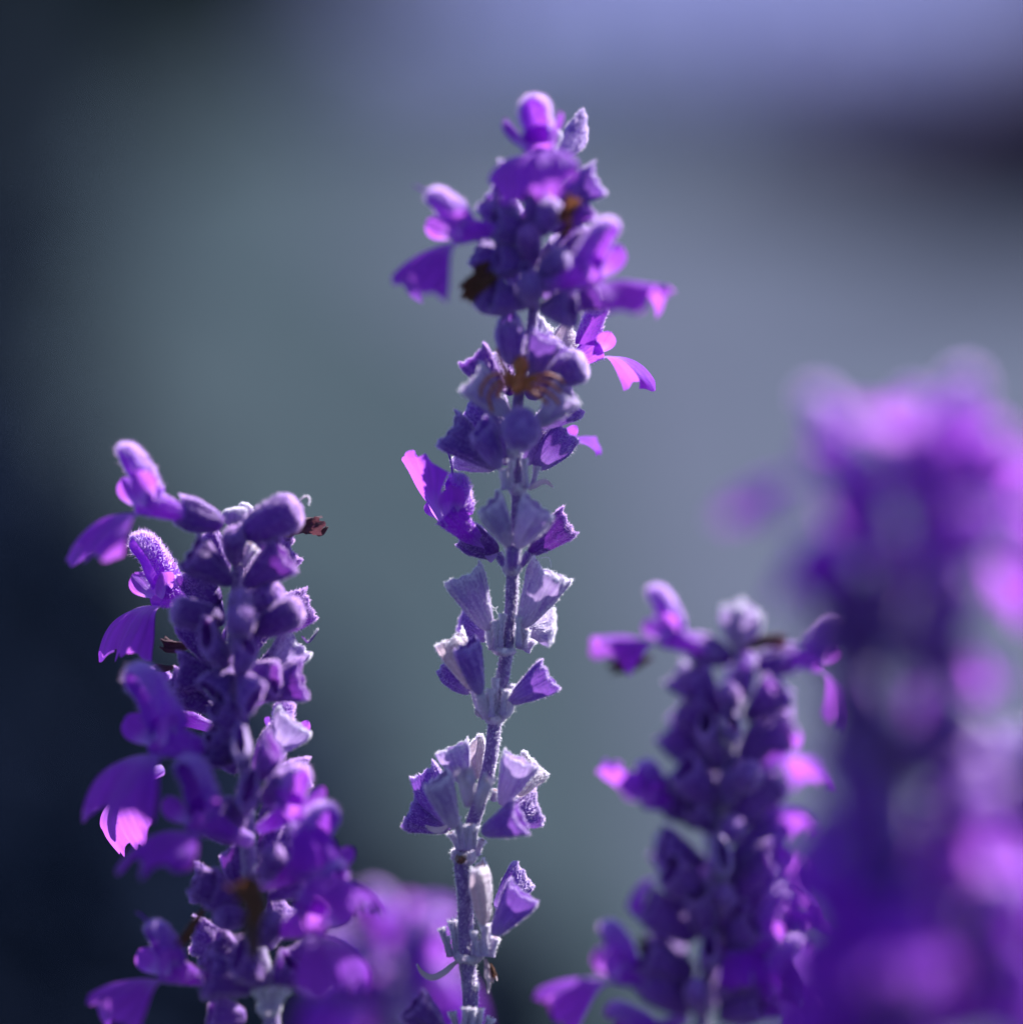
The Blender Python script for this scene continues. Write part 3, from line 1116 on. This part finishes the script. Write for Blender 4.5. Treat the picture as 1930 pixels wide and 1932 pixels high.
# grey pair on the bare stem
m.cr = 3
m.z = -1
m.calyx((930, 765), (700, 325), 'G', 'wedge', -.2, 7.8, bz=-.6, wd=1.05)
m.calyx((1195, 745), (1455, 290), 'G', 'wedge', -.2, 8.2, bz=-.6, wd=1.05)
m.calyx((920, 830), (725, 690), 'P', 'wedge', 1, 6.8, bz=2)
m.calyx((1260, 760), (1440, 760), 'G', 'wedge', .9, 6.0, bz=2.0)
for a, b, z, wd in (((985, 930), (975, 690), -.6, 1.5), ((1020, 910), (1035, 640), -1, 1.1), ((955, 930), (940, 740), 0, 1.3), ((1170, 900), (1185, 655), -1, 1.15),
                    ((1215, 930), (1245, 765), 0, 1.3), ((1240, 950), (1290, 850), 1, 1.2), ((1195, 930), (1215, 720), 1.5, 1.3)):
    m.stub(a, b, z, -.4, wd)
m.node((1045, 945), 0.00151, 0.00112, z=0, tilt=8)
m.pedicel([P(3, 1180, 920, -1), P(3, 1185, 850, -1), P(3, 1200, 745, -1.6)], .0005, .00045)
m.pedicel([P(3, 960, 930, -1), P(3, 935, 850, -1), P(3, 930, 765, -1.6)], .0005, .00045)
# next whorl down
m.calyx((850, 1300), (735, 900), 'P', 'wedge', -.4, 7.8, bz=-2.5)
m.calyx((800, 1260), (590, 850), 'T', 'wedge', -.1, 8.2, bz=-.5, roll=20)
m.calyx((800, 1275), (560, 1060), 'P', 'bell', .3, 6.8, bz=1.5)
m.calyx((1090, 1370), (1440, 1160), 'P', 'wedge', -.2, 7.8, bz=-.5, wd=.95)
for a, b, z, wd in (((950, 1490), (955, 1260), -1.8, 1.25), ((985, 1490), (988, 1170), -1, 1.1), ((1040, 1470), (1060, 1260), -1.8, 1.35), ((1060, 1460), (1100, 1215), 0, 1.2), ((905, 1470), (920, 1300), -1, 1.0)):
    m.stub(a, b, z, -.3, wd)
m.pedicel([P(3, 940, 1500, -2), P(3, 890, 1420, -2.6), P(3, 850, 1300, -3.5)], .0006, .0006)
m.pedicel([P(3, 900, 1500, -1), P(3, 850, 1420, -1), P(3, 803, 1270, -1)], .0005, .0005)
m.pedicel([P(3, 1020, 1490, -2), P(3, 1085, 1445, -1.7), P(3, 1095, 1370, -1.5)], .0006, .0006)
m.node((965, 1500), 0.00138, 0.00147, z=-.3, tilt=10)
m.bract([(880, 1480, 0), (850, 1460, 0), (830, 1440, 0), (815, 1430, 0)], .0012, 'T')
# big ragged whorl
m.cr = 4
m.z = -1.3
m.calyx((500, 660), (385, 350), 'G', 'wedge', -.5, 7.6, bz=-3)
m.calyx((560, 370), (475, 140), 'G', 'wedge', -.1, 7.0, bz=-1)
m.calyx((650, 340), (640, 120), 'T', 'wedge', .4, 6.6, bz=3)
m.calyx((470, 640), (290, 310), 'P', 'bell', .5, 7.8, bz=2.5)
m.calyx((470, 660), (215, 560), 'P', 'wedge', .35, 8.4, bz=2.5, wd=1.15)
m.calyx((800, 510), (935, 220), 'G', 'wedge', -.3, 8.2, bz=-2, roll=10)
m.calyx((900, 450), (1020, 250), 'T', 'wedge', .5, 6.8, bz=2)
m.calyx((800, 620), (1035, 540), 'P', 'wedge', .5, 7.6, bz=3, wd=1.1)
m.calyx((680, 690), (930, 600), 'P', 'wedge', -.4, 8.0, bz=-4)
m.wither((590, 520), (570, 290), 'ped', -6, -2, .9)
m.wither((650, 560), (700, 350), 'ped', -6, -2, .8)
m.wither((690, 490), (680, 350), 'brown', -6, -1, .55)
m.bract([(450, 640, 0), (400, 655, 0), (350, 650, 0), (315, 640, 0)], .0016, 'T')
for a, b, z, wd in (((545, 800), (515, 590), -2, 1.2), ((560, 800), (555, 640), -2.5, 1.1), ((590, 800), (595, 640), -2.5, 1.4), ((620, 800), (640, 650), -2, 1.1), ((640, 830), (690, 740), 0, 1.3),
                    ((530, 800), (480, 690), -1, 1.2), ((750, 480), (765, 410), 0, 1.2)):
    m.stub(a, b, z, -.5, wd)
m.node((560, 850), 0.00163, 0.00182, z=0, tilt=6)
m.node((540, 860), 0.00073, 0.00112, z=-1.6, mat='brown')
# pale and purple pair near the bottom
m.z = -2
m.calyx((690, 1290), (655, 915), 'T', 'wedge', -.2, 7.8, bz=-2.4, wd=1.0, roll=25)
m.calyx((750, 1350), (955, 1090), 'P', 'wedge', -.3, 8.0, bz=-2.6, wd=1.0)
m.calyx((770, 1180), (950, 980), 'P', 'wedge', .4, 8.0, bz=2)
for a, b, z, wd in (((470, 1490), (405, 1310), 0, 1.1), ((480, 1490), (440, 1370), 1, 1.2), ((515, 1490), (490, 1260), .6, 1.3), ((535, 1480), (520, 1250), 1.6, 1.2), ((630, 1480), (625, 1325), -1.5, 1.1),
                    ((695, 1490), (690, 1280), -2, 1.5), ((735, 1490), (765, 1370), -1, 1.4), ((655, 1490), (650, 1390), -2, 1.1), ((715, 1490), (730, 1310), 0, 1.2)):
    m.stub(a, b, z, -.3, wd)
m.node((590, 1500), 0.00181, 0.00126, z=0)
m.bract([(545, 1505, -.5), (480, 1535, 0), (420, 1580, 0), (350, 1610, 0), (290, 1580, 0), (262, 1540, 0)], .0017, 'T')
m.wither((700, 1510), (745, 1650), 'T', -1, 0, .75)
m.wither((730, 1540), (760, 1620), 'brown', -1.6, 0, .8)
m.bract([(690, 1560, -1), (690, 1620, -1.4), (705, 1660, -1.5), (712, 1725, -1.5)], .0016, 'T')
# lowest whorl
m.calyx((430, 1990), (225, 1810), 'D', 'wedge', -.4, 7.8, bz=-5)
for a, b, z, wd in (((520, 1990), (485, 1850), -1, 1.2), ((560, 1980), (562, 1820), -2, 1.2), ((615, 1980), (612, 1825), -2, 1.2), ((660, 1980), (675, 1830), -1, 1.2), ((700, 1990), (745, 1890), 0, 1.3)):
    m.stub(a, b, z, -.3, wd)
m.node((590, 1990), 0.00181, 0.00140, z=0)

# ------------------------------------------------------------------ the dense spike on the left
s = Spike('sage_spike', 'dense dark purple sage spike hung with open violet flowers, before the dark hedge')
s.z = -4
s.cr = 5
s.stem([P(5, 1170, 560, -5), P(5, 1175, 760, -5), P(5, 1165, 1000, -5), P(5, 1150, 1250, -5), P(5, 1140, 1600, -6), P(6, 1060, 500, -7), P(6, 1075, 900, -8), P(6, 1110, 1400, -9), P(6, 1185, 1720, -9), P(6, 1215, 1960, -9)],
       (.0006, .0013), mat='stem', ground=(-.034, .005))
s.calyx((1090, 570), (815, 500), 'D', 'bell', -.3, 6.6, bz=-3)
s.flower((860, 515), (720, 475), 4, f=-24, roll=0, sc=1.14, bz=-4, lipsc=1.15)
s.calyx((1165, 590), (1148, 470), 'G', 'bud', 0, bz=0, wd=.95)
s.calyx((1190, 580), (1245, 450), 'G', 'bud', 0, bz=1, wd=.6)
s.calyx((1190, 640), (1550, 470), 'D', 'bud', -.4, 8.6, bz=-4, wd=1.25)
s.wither((1450, 640), (1665, 540), 'darkwither', 3, 1, 1.0)
s.calyx((1250, 720), (1480, 620), 'D', 'bell', .5, 7, bz=2)
s.bract([(1530, 460, 0), (1570, 415, 0), (1600, 410, 0), (1600, 450, 0)], .0004, 'T')
s.calyx((1140, 930), (890, 745), 'D', 'wedge', -.5, 8.4, bz=-3, wd=1.1)
s.calyx((1215, 940), (1465, 760), 'D', 'wedge', -.45, 8.2, bz=-3, wd=1.1)
s.calyx((1160, 800), (1150, 640), 'D', 'bell', -1, 6.4, bz=-1)
s.stub((1200, 800), (1250, 690), -2, -1, 1.2)
s.stub((1210, 820), (1290, 720), -1, -1, 1.2)
s.calyx((1060, 1040), (900, 930), 'D', 'bell', .6, 7.2, bz=1)
s.flower((960, 1050), (790, 1010), 1, f=-30, roll=0, sc=1.2, bz=9, lipsc=1.1)
s.calyx((1230, 1050), (1420, 1000), 'V', 'bud', -.8, 7.0, bz=0, wd=1.2)
s.calyx((1090, 1150), (770, 1100), 'D', 'bud', -.4, 8.0, bz=-4, wd=1.2)
s.calyx((1270, 1220), (1570, 1090), 'D', 'bud', -.4, 8.2, bz=-4, wd=1.2)
s.calyx((1180, 1200), (1190, 1000), 'D', 'bell', -.9, 7.2, bz=-4)
s.calyx((1190, 1230), (1190, 1120), 'V', 'bud', -1, 7.2, bz=-4, wd=1.1)
s.wither((900, 1310), (725, 1300), 'darkwither', 3, 1, .8)
s.wither((800, 1430), (680, 1450), 'darkwither', 4, 1, .7)
s.calyx((1120, 1420), (980, 1250), 'D', 'wedge', -.8, 8.2, bz=-3, wd=1.1)
s.calyx((1190, 1480), (1230, 1290), 'V', 'wedge', -.7, 8.0, bz=-4, wd=1.05)
s.calyx((1330, 1480), (1540, 1280), 'G', 'wedge', -.1, 8.0, bz=2, wd=1.15)
s.calyx((1250, 1600), (1570, 1520), 'D', 'wedge', -.4, 8.2, bz=-1, wd=1.1)
s.calyx((1080, 1500), (810, 1470), 'D', 'wedge', -.1, 8.2, bz=0, wd=1.1)
s.calyx((1130, 1440), (1020, 1590), 'D', 'wedge', -.7, 8.0, bz=-3, roll=40)
s.calyx((1190, 1480), (1270, 1640), 'V', 'wedge', -.8, 8.0, bz=-4, roll=-30)
s.calyx((1260, 1440), (1400, 1520), 'V', 'wedge', -.6, 7.4, bz=-2)
s.bract([(1560, 1250, 1), (1600, 1290, 1), (1640, 1250, 1), (1665, 1205, 1)], .0006, 'D')
s.whorl((1165, 960), 6, 1, 35, 7.4, 'DDD', back=True, z=1)
s.whorl((1150, 1230), 6, 1, 35, 7.4, 'DDD', back=True, z=1)
s.whorl((1140, 1480), 6, 1, 35, 7.4, 'DDD', back=True, z=1)
s.whorl((1135, 1700), 6, 1, 35, 7.4, 'DDD', back=True, z=0)
# lower half
s.cr = 6
s.z = -6
s.flower((800, 230), (640, 180), 6, f=12, roll=0, sc=.95, bz=7, lip=False)
s.calyx((1000, 420), (840, 380), 'D', 'bell', -.4, 7.4, bz=-3)
s.flower((860, 400), (690, 350), 1, f=-32, roll=2, sc=1.42, bz=-3, lipsc=1.2)
s.flower((520, 520), (430, 550), 3, f=-44, roll=14, sc=.95, bz=9, hood=False, lobes=False, lipsc=1.1)
s.calyx((1050, 270), (900, 130), 'D', 'bell', -.6, 7.6, bz=-2, wd=1.1)
s.calyx((1040, 430), (870, 270), 'D', 'wedge', -.6, 7.8, bz=-2, wd=1.1)
s.calyx((1060, 480), (1030, 330), 'P', 'wedge', -.8, 7.6, bz=-4)
s.calyx((1140, 540), (1225, 370), 'V', 'wedge', -.6, 8.0, bz=-4, wd=1.0)
s.calyx((1210, 400), (1350, 230), 'G', 'wedge', -.1, 8.0, bz=1, wd=1.15)
s.flower((1200, 380), (1280, 300), 2, f=60, roll=0, sc=.8, bz=6, lip=False)
s.calyx((1180, 560), (1420, 520), 'V', 'bell', .2, 7.6, bz=2, wd=1.0)
s.calyx((1170, 680), (1300, 540), 'V', 'bell', -.7, 7.8, bz=-4)
s.flower((1200, 800), (1310, 740), 6, f=-45, roll=0, sc=1.0, bz=-5, lipsc=.8)
s.calyx((1040, 830), (930, 700), 'D', 'bell', -.6, 7.4, bz=-3)
s.flower((1000, 860), (880, 800), 0, f=-45, roll=0, sc=1.25, bz=-5)
s.calyx((1060, 720), (1080, 600), 'V', 'wedge', -.9, 7.8, bz=-3)
s.wither((800, 820), (700, 700), 'brown', 1, 0, .8)
s.calyx((1000, 760), (760, 700), 'D', 'bell', .5, 7.4, bz=3)
s.calyx((1280, 850), (1460, 800), 'G', 'wedge', .2, 7.4, bz=1)
s.calyx((980, 1180), (770, 1140), 'D', 'wedge', .2, 8.0, bz=1, wd=1.05)
s.calyx((1030, 1250), (860, 1180), 'D', 'wedge', -.4, 7.6, bz=-2, wd=1.1)
s.calyx((1060, 1330), (900, 1330), 'D', 'bell', -.5, 7.6, bz=-2)
s.wither((830, 1280), (690, 1470), 'brown', -6, -1, .55)
s.calyx((1180, 1100), (1230, 980), 'D', 'bell', -.8, 7.6, bz=-4)
s.flower((1240, 1110), (1350, 1060), 0, f=-38, roll=-10, sc=1.2, bz=-6)
s.wither((1120, 1380), (1080, 1140), "brown", -17, -2, 1.25)
s.wither((1100, 1560), (1110, 1330), 'darkwither', -16, -1, .9)
s.calyx((1150, 1480), (1240, 1340), 'D', 'bell', -.6, 7.6, bz=-4)
s.flower((1250, 1400), (1370, 1370), 1, f=-42, roll=-6, sc=1.22, bz=-6)
s.calyx((1110, 1640), (860, 1490), 'D', 'wedge', -.2, 8.4, bz=0, wd=1.15)
s.calyx((1120, 1720), (840, 1660), 'D', 'wedge', -.4, 9.0, bz=-4, wd=1.25)
s.calyx((1160, 1700), (1010, 1560), 'D', 'wedge', -.6, 8.2, bz=-5, wd=1.1)
s.flower((830, 1680), (690, 1640), 2, f=-28, roll=0, sc=1.05, bz=-3, style=True)
s.calyx((1060, 1900), (860, 1880), 'V', 'bell', -.3, 7.6, bz=-1, wd=1.05)
for a, b in (((1170, 1840), (1120, 1730)), ((1190, 1840), (1180, 1720)), ((1210, 1840), (1250, 1720)), ((1230, 1840), (1300, 1740))):
    s.stub(a, b, -5, -1, 1.3)
s.node((1195, 1850), .0014, .0018, z=-3.5)
s.calyx((1230, 1730), (1330, 1600), 'D', 'wedge', -.3, 7.6, bz=-3)
s.whorl((1080, 900), 5, 1, 35, 7.2, 'DDV', back=True, z=-1)
s.whorl((1095, 1250), 5, 1, 35, 7.2, 'DDV', back=True, z=-2)
s.whorl((1140, 1560), 5, 1, 30, 7.4, 'DDV', back=True, z=-2)
s.whorl((1070, 560), 5, 1, 35, 7.2, 'DDV', back=True, z=0)

# ------------------------------------------------------------------ the softly blurred spike, centre right
b = Spike('sage_spike', 'slightly blurred dark violet sage spike with a single bud flower out to one side')
b.z = 30
b.cr = 7
b.stem([P(7, 820, 300, 30), P(7, 825, 560, 30), P(7, 790, 800, 30), P(7, 745, 1060, 30), P(7, 735, 1400, 30), P(7, 700, 1700, 30), P(7, 670, 1960, 30)], (.0006, .0012), ground=(.027, .05))
b.calyx((800, 440), (640, 390), 'D', 'bell', -.3, 7.2)
b.flower((680, 400), (590, 370), 5, f=-14, roll=-4, sc=1.08, bz=-2, lipsc=.9)
b.wither((470, 430), (310, 490), 'darkwither', -3, 0, .7)
b.calyx((700, 640), (560, 500), 'P', 'wedge', -.2, 8)
b.calyx((700, 640), (640, 480), 'D', 'bell', -.4, 8)
b.calyx((830, 400), (790, 220), 'G', 'bell', -.3, 7)
b.calyx((840, 400), (880, 240), 'G', 'bell', -.4, 7)
b.wither((850, 400), (1000, 340), 'darkwither', -4, -1, .8)
b.calyx((850, 600), (860, 420), 'P', 'wedge', -.5, 7.4)
b.calyx((870, 460), (1050, 440), 'D', 'bell', .2, 7.4)
b.flower((990, 440), (1090, 440), 6, f=5, roll=8, sc=1.1, bz=0)
for yy, xx, k in ((690, 800, 8), (800, 788, 8), (920, 770, 8), (1040, 750, 8), (1160, 740, 8), (1290, 738, 8), (1430, 735, 8), (1590, 715, 8), (1750, 695, 8), (1900, 680, 8)):
    b.whorl((xx, yy), k - 2, 1, 38, 7.6, 'DVVVP')
b.calyx((650, 1060), (530, 1040), 'D', 'bell', -.3, 7.0)
b.flower((600, 1045), (470, 1010), 7, f=-25, roll=-5, sc=1.05, lipsc=.6)
b.flower((870, 900), (960, 840), 1, f=25, roll=0, sc=1.05, bz=3)
for (bx, by), (tx, ty), var, f, sc in (((850, 1090), (930, 1040), 6, 20, .9), ((850, 1380), (940, 1330), 3, 5, 1.05), ((640, 1350), (560, 1320), 6, 0, .8), ((840, 1560), (940, 1520), 3, -15, 1.1), ((850, 1720), (960, 1690), 3, -5, 1.15), ((830, 1900), (930, 1870), 0, -25, 1.15), ((760, 1620), (800, 1580), 6, -60, .9), ((860, 1640), (950, 1600), 3, 10, 1.2), ((880, 1780), (980, 1740), 3, 5, 1.25), ((880, 1900), (990, 1850), 3, 0, 1.25)):
    b.flower((bx, by), (tx, ty), var, f=f, roll=0, sc=sc, bz=2)
b.flower((840, 1260), (930, 1210), 3, f=20, roll=0, sc=.95, bz=3)
b.flower((830, 1480), (920, 1450), 0, f=10, roll=0, sc=1.0, bz=2)
b.flower((800, 1660), (900, 1620), 4, f=-10, roll=0, sc=1.15, bz=-2)
b.flower((800, 1800), (900, 1790), 1, f=-20, roll=0, sc=1.15, bz=-2)
b.wither((560, 1640), (430, 1590), 'darkwither', -3, 0, .9)
b.calyx((630, 1800), (460, 1760), 'D', 'bell', -.3, 7.4)
b.flower((500, 1770), (370, 1730), 2, f=-12, roll=-2, sc=1.15, bz=-2)
b.flower((560, 1930), (480, 1960), 1, f=-30, roll=0, sc=1.0, bz=-2)

# ------------------------------------------------------------------ near spikes on the right, far out of focus
n = Spike('sage_spike', 'big soft blurred sage spike with a full round head of pink lit flowers')
n.z = -88
n.cr = 8
n.stem([P(8, 500, 240, -88), P(8, 490, 500, -88), P(8, 450, 800, -88), P(8, 440, 1000, -88), P(8, 470, 1300, -88), P(8, 500, 1600, -88), P(8, 520, 1960, -88)], (.0006, .0013), ground=(.034, -.10))
for (bx, by), (tx, ty), var, f, sc in (((420, 400), (280, 350), 0, 0, 1.25), ((470, 400), (460, 270), 6, -10, 1.1), ((550, 400), (650, 310), 1, 15, 1.2),
                                   ((450, 610), (330, 540), 3, -5, 1.2), ((450, 580), (350, 500), 3, -25, 1.15), ((540, 560), (660, 490), 3, 0, 1.25),
                                   ((540, 640), (680, 570), 3, 15, 1.2), ((510, 560), (560, 470), 6, -30, 1.15), ((590, 460), (710, 400), 3, 10, 1.15),
                                   ((480, 880), (550, 850), 6, 15, .9)):
    n.flower((bx, by), (tx, ty), var, f=f, roll=0, sc=sc)
for b_, t_ in (((470, 330), (430, 200)), ((510, 330), (540, 200)), ((430, 420), (330, 300)), ((560, 450), (660, 380))):
    n.calyx(b_, t_, 'G', 'bud', .2, 8.0, wd=1.1)  # pale buds added to stand in for sunlit down on the hoods
for yy, xx, k in ((800, 460, 7), (870, 450, 7), (930, 442, 6), (1150, 455, 6), (1260, 465, 6), (1420, 480, 5), (1640, 505, 5), (1860, 520, 5)):
    n.whorl((xx, yy), k, 1, 35, 7.8, 'DVV')
n.calyx((430, 1170), (240, 1110), 'D', 'bell', -.2, 9)
n.calyx((430, 1190), (260, 1200), 'D', 'bell', -.2, 9)
n.calyx((440, 1190), (330, 1080), 'D', 'bell', -.4, 9)
n.flower((480, 1160), (560, 1080), 5, f=30, roll=0, sc=1.0, lip=False)
for (bx, by), (tx, ty), var, f, sc in (((450, 1480), (340, 1420), 1, -30, 1.35), ((470, 1650), (350, 1590), 3, -35, 1.35), ((520, 1560), (640, 1500), 0, -20, 1.35), ((480, 1800), (310, 1780), 4, -20, 1.35),
                                   ((540, 1800), (640, 1760), 1, -30, 1.35), ((480, 1560), (430, 1500), 3, -60, 1.35), ((500, 1750), (480, 1700), 0, -60, 1.35), ((520, 1420), (600, 1380), 6, 10, 1.2),
                                   ((460, 1380), (380, 1340), 6, -10, 1.1), ((470, 1900), (330, 1900), 3, 10, 1.3), ((500, 1960), (420, 1930), 3, -45, 1.3), ((540, 1960), (650, 1920), 3, -20, 1.35), ((520, 2010), (380, 1990), 0, -20, 1.3), ((560, 1700), (700, 1660), 3, -10, 1.3)):
    n.flower((bx, by), (tx, ty), var, f=f, roll=0, sc=sc)

e = Spike('sage_spike', 'blurred shorter sage spike beside the big one with the round pink head')
e.z = -60
e.cr = 8
e.stem([P(8, 820, 1150, -60), P(8, 805, 1330, -60), P(8, 790, 1600, -60), P(8, 790, 1960, -60)], (.0006, .0012), ground=(.058, -.05))
for yy, k in ((1230, 5), (1320, 6), (1420, 6), (1560, 7), (1720, 7), (1880, 7)):
    e.whorl((798, yy), k, 1, 38, 7.4, 'DPPG')
e.flower((770, 1330), (680, 1300), 2, f=-10, roll=0, sc=1.0)
e.flower((740, 1400), (650, 1390), 0, f=-30, roll=0, sc=1.0)
e.flower((750, 1650), (650, 1620), 3, f=-15, roll=0, sc=1.1)
e.flower((760, 1850), (680, 1820), 0, f=-25, roll=0, sc=1.1)
e.flower((790, 1340), (860, 1300), 1, f=0, roll=0, sc=1.0)

q = Spike('sage_spike', 'blurred low pink violet sage spike behind the stem of the tallest one')
q.z = 85
q.cr = 0
q.stem([P(0, 730, 1765, 85), P(0, 732, 1845, 85), P(0, 735, 1990, 85)], (.0006, .0012), ground=(-.02, .13))
for (bx, by), (tx, ty), var, f, sc in (((725, 1855), (660, 1835), 3, -10, 1.35), ((740, 1845), (800, 1825), 3, 0, 1.35), ((732, 1815), (740, 1765), 3, 10, 1.3), ((720, 1935), (620, 1925), 3, 0, 1.4),
                                   ((740, 1935), (820, 1915), 3, -10, 1.4), ((735, 1905), (710, 1885), 3, -40, 1.3), ((710, 1985), (610, 1965), 3, 10, 1.4), ((720, 1975), (570, 1945), 6, 20, 1.4), ((750, 1985), (830, 1975), 6, 0, 1.4)):
    q.flower((bx, by), (tx, ty), var, f=f, roll=0, sc=sc)
for yy in (1880, 1960):
    q.whorl((732, yy), 4, 1, 35, 7.4, 'PPG')

# ------------------------------------------------------------------ the spider
def spider():
    z0 = -10.5
    me = bpy.data.meshes.new('spider')
    pts = []
    rad = []
    edges = []

    def add(c, r_):
        pts.append(c)
        rad.append(r_)
        return len(pts) - 1
    o0 = P(2, 940, 520, z0)

    def at(x, y, z):
        return (P(2, x, y, z0 + z) - o0) * 1000
    c = add(at(935, 520, 0), (1.0, 1.0))               # head-chest
    w = add(at(945, 465, .1), (.5, .5))
    ab = add(at(950, 420, -.2), (1.15, 1.15))
    ab2 = add(at(955, 375, 0), (1.0, 1.0))
    ab3 = add(at(958, 335, .4), (.35, .35))
    hd = add(at(925, 565, -.1), (.75, .75))
    jw = add(at(915, 600, -.1), (.35, .35))
    edges += [(c, w), (w, ab), (ab, ab2), (ab2, ab3), (c, hd), (hd, jw)]
    legs = [[(880, 480, 0), (800, 455, -1.2), (735, 480, -.6), (685, 560, .2), (690, 650, .8)],
            [(885, 500, 0), (830, 500, -1.0), (780, 530, -.6), (735, 610, .2), (765, 715, .8)],
            [(890, 520, .2), (845, 535, -.6), (805, 560, 0), (800, 620, .6)],
            [(885, 470, .3), (835, 410, -.6), (805, 350, .2), (790, 290, .8)],
            [(985, 490, 0), (1060, 470, -1.2), (1140, 462, -.8), (1210, 490, 0), (1250, 525, .5)],
            [(985, 510, 0), (1060, 500, -1.3), (1140, 515, -1), (1200, 560, -.3), (1235, 600, .4)],
            [(980, 530, 0), (1050, 545, -1.3), (1130, 580, -1.1), (1190, 630, -.6), (1205, 665, .2)],
            [(970, 545, 0), (1020, 575, -1), (1080, 610, -.8), (1130, 660, -.2)]]
    for lg in legs:
        prev = c
        for k, (x, y, z) in enumerate(lg):
            i = add(at(x, y, z), (.30 - .035 * k,) * 2)
            edges.append((prev, i))
            prev = i
    me.from_pydata([tuple(p) for p in pts], edges, [])
    o = bpy.data.objects.new('spider', me)
    COL.objects.link(o)
    md = o.modifiers.new('skin', 'SKIN')
    md.use_smooth_shade = True
    if not me.skin_vertices:
        me.attributes.new('skin', 'FLOAT', 'POINT')
    for v_, r_ in zip(me.skin_vertices[0].data, rad):
        v_.radius = r_
    me.skin_vertices[0].data[0].use_root = True
    sb = o.modifiers.new('subd', 'SUBSURF')
    sb.levels = sb.render_levels = 2
    o.location = o0
    o.scale = (.001,) * 3
    me.materials.append(MAT['spider'])
    o['label'] = 'small orange brown spider with spread legs, clinging head down to the centre stem'
    o['category'] = 'spider'


spider()

# ------------------------------------------------------------------ stray web threads
def thread(pts, label):
    c = spline(pts, 16)
    base = c[0].copy()
    me, _ = path_tube('web_thread', [p_ - base for p_ in c], [.000035] * len(c), 5)
    o = link('web_thread', me, None, MAT['thread'])
    o.location = base
    o['label'] = label
    o['category'] = 'thread'


thread([P(3, 1330, 180, -1.2), P(3, 1390, 168, -1), P(3, 1425, 175, -1), P(3, 1440, 210, -1), P(3, 1442, 250, -1.2)], 'fine pale web thread looping off the tip of a grey calyx on the bare stem')
thread([P(3, 940, 560, -1), P(3, 975, 590, -1), P(3, 1000, 575, -1), P(3, 985, 605, -1), P(3, 1000, 640, -1)], 'tiny tangle of pale thread between a grey calyx and the bare stem')
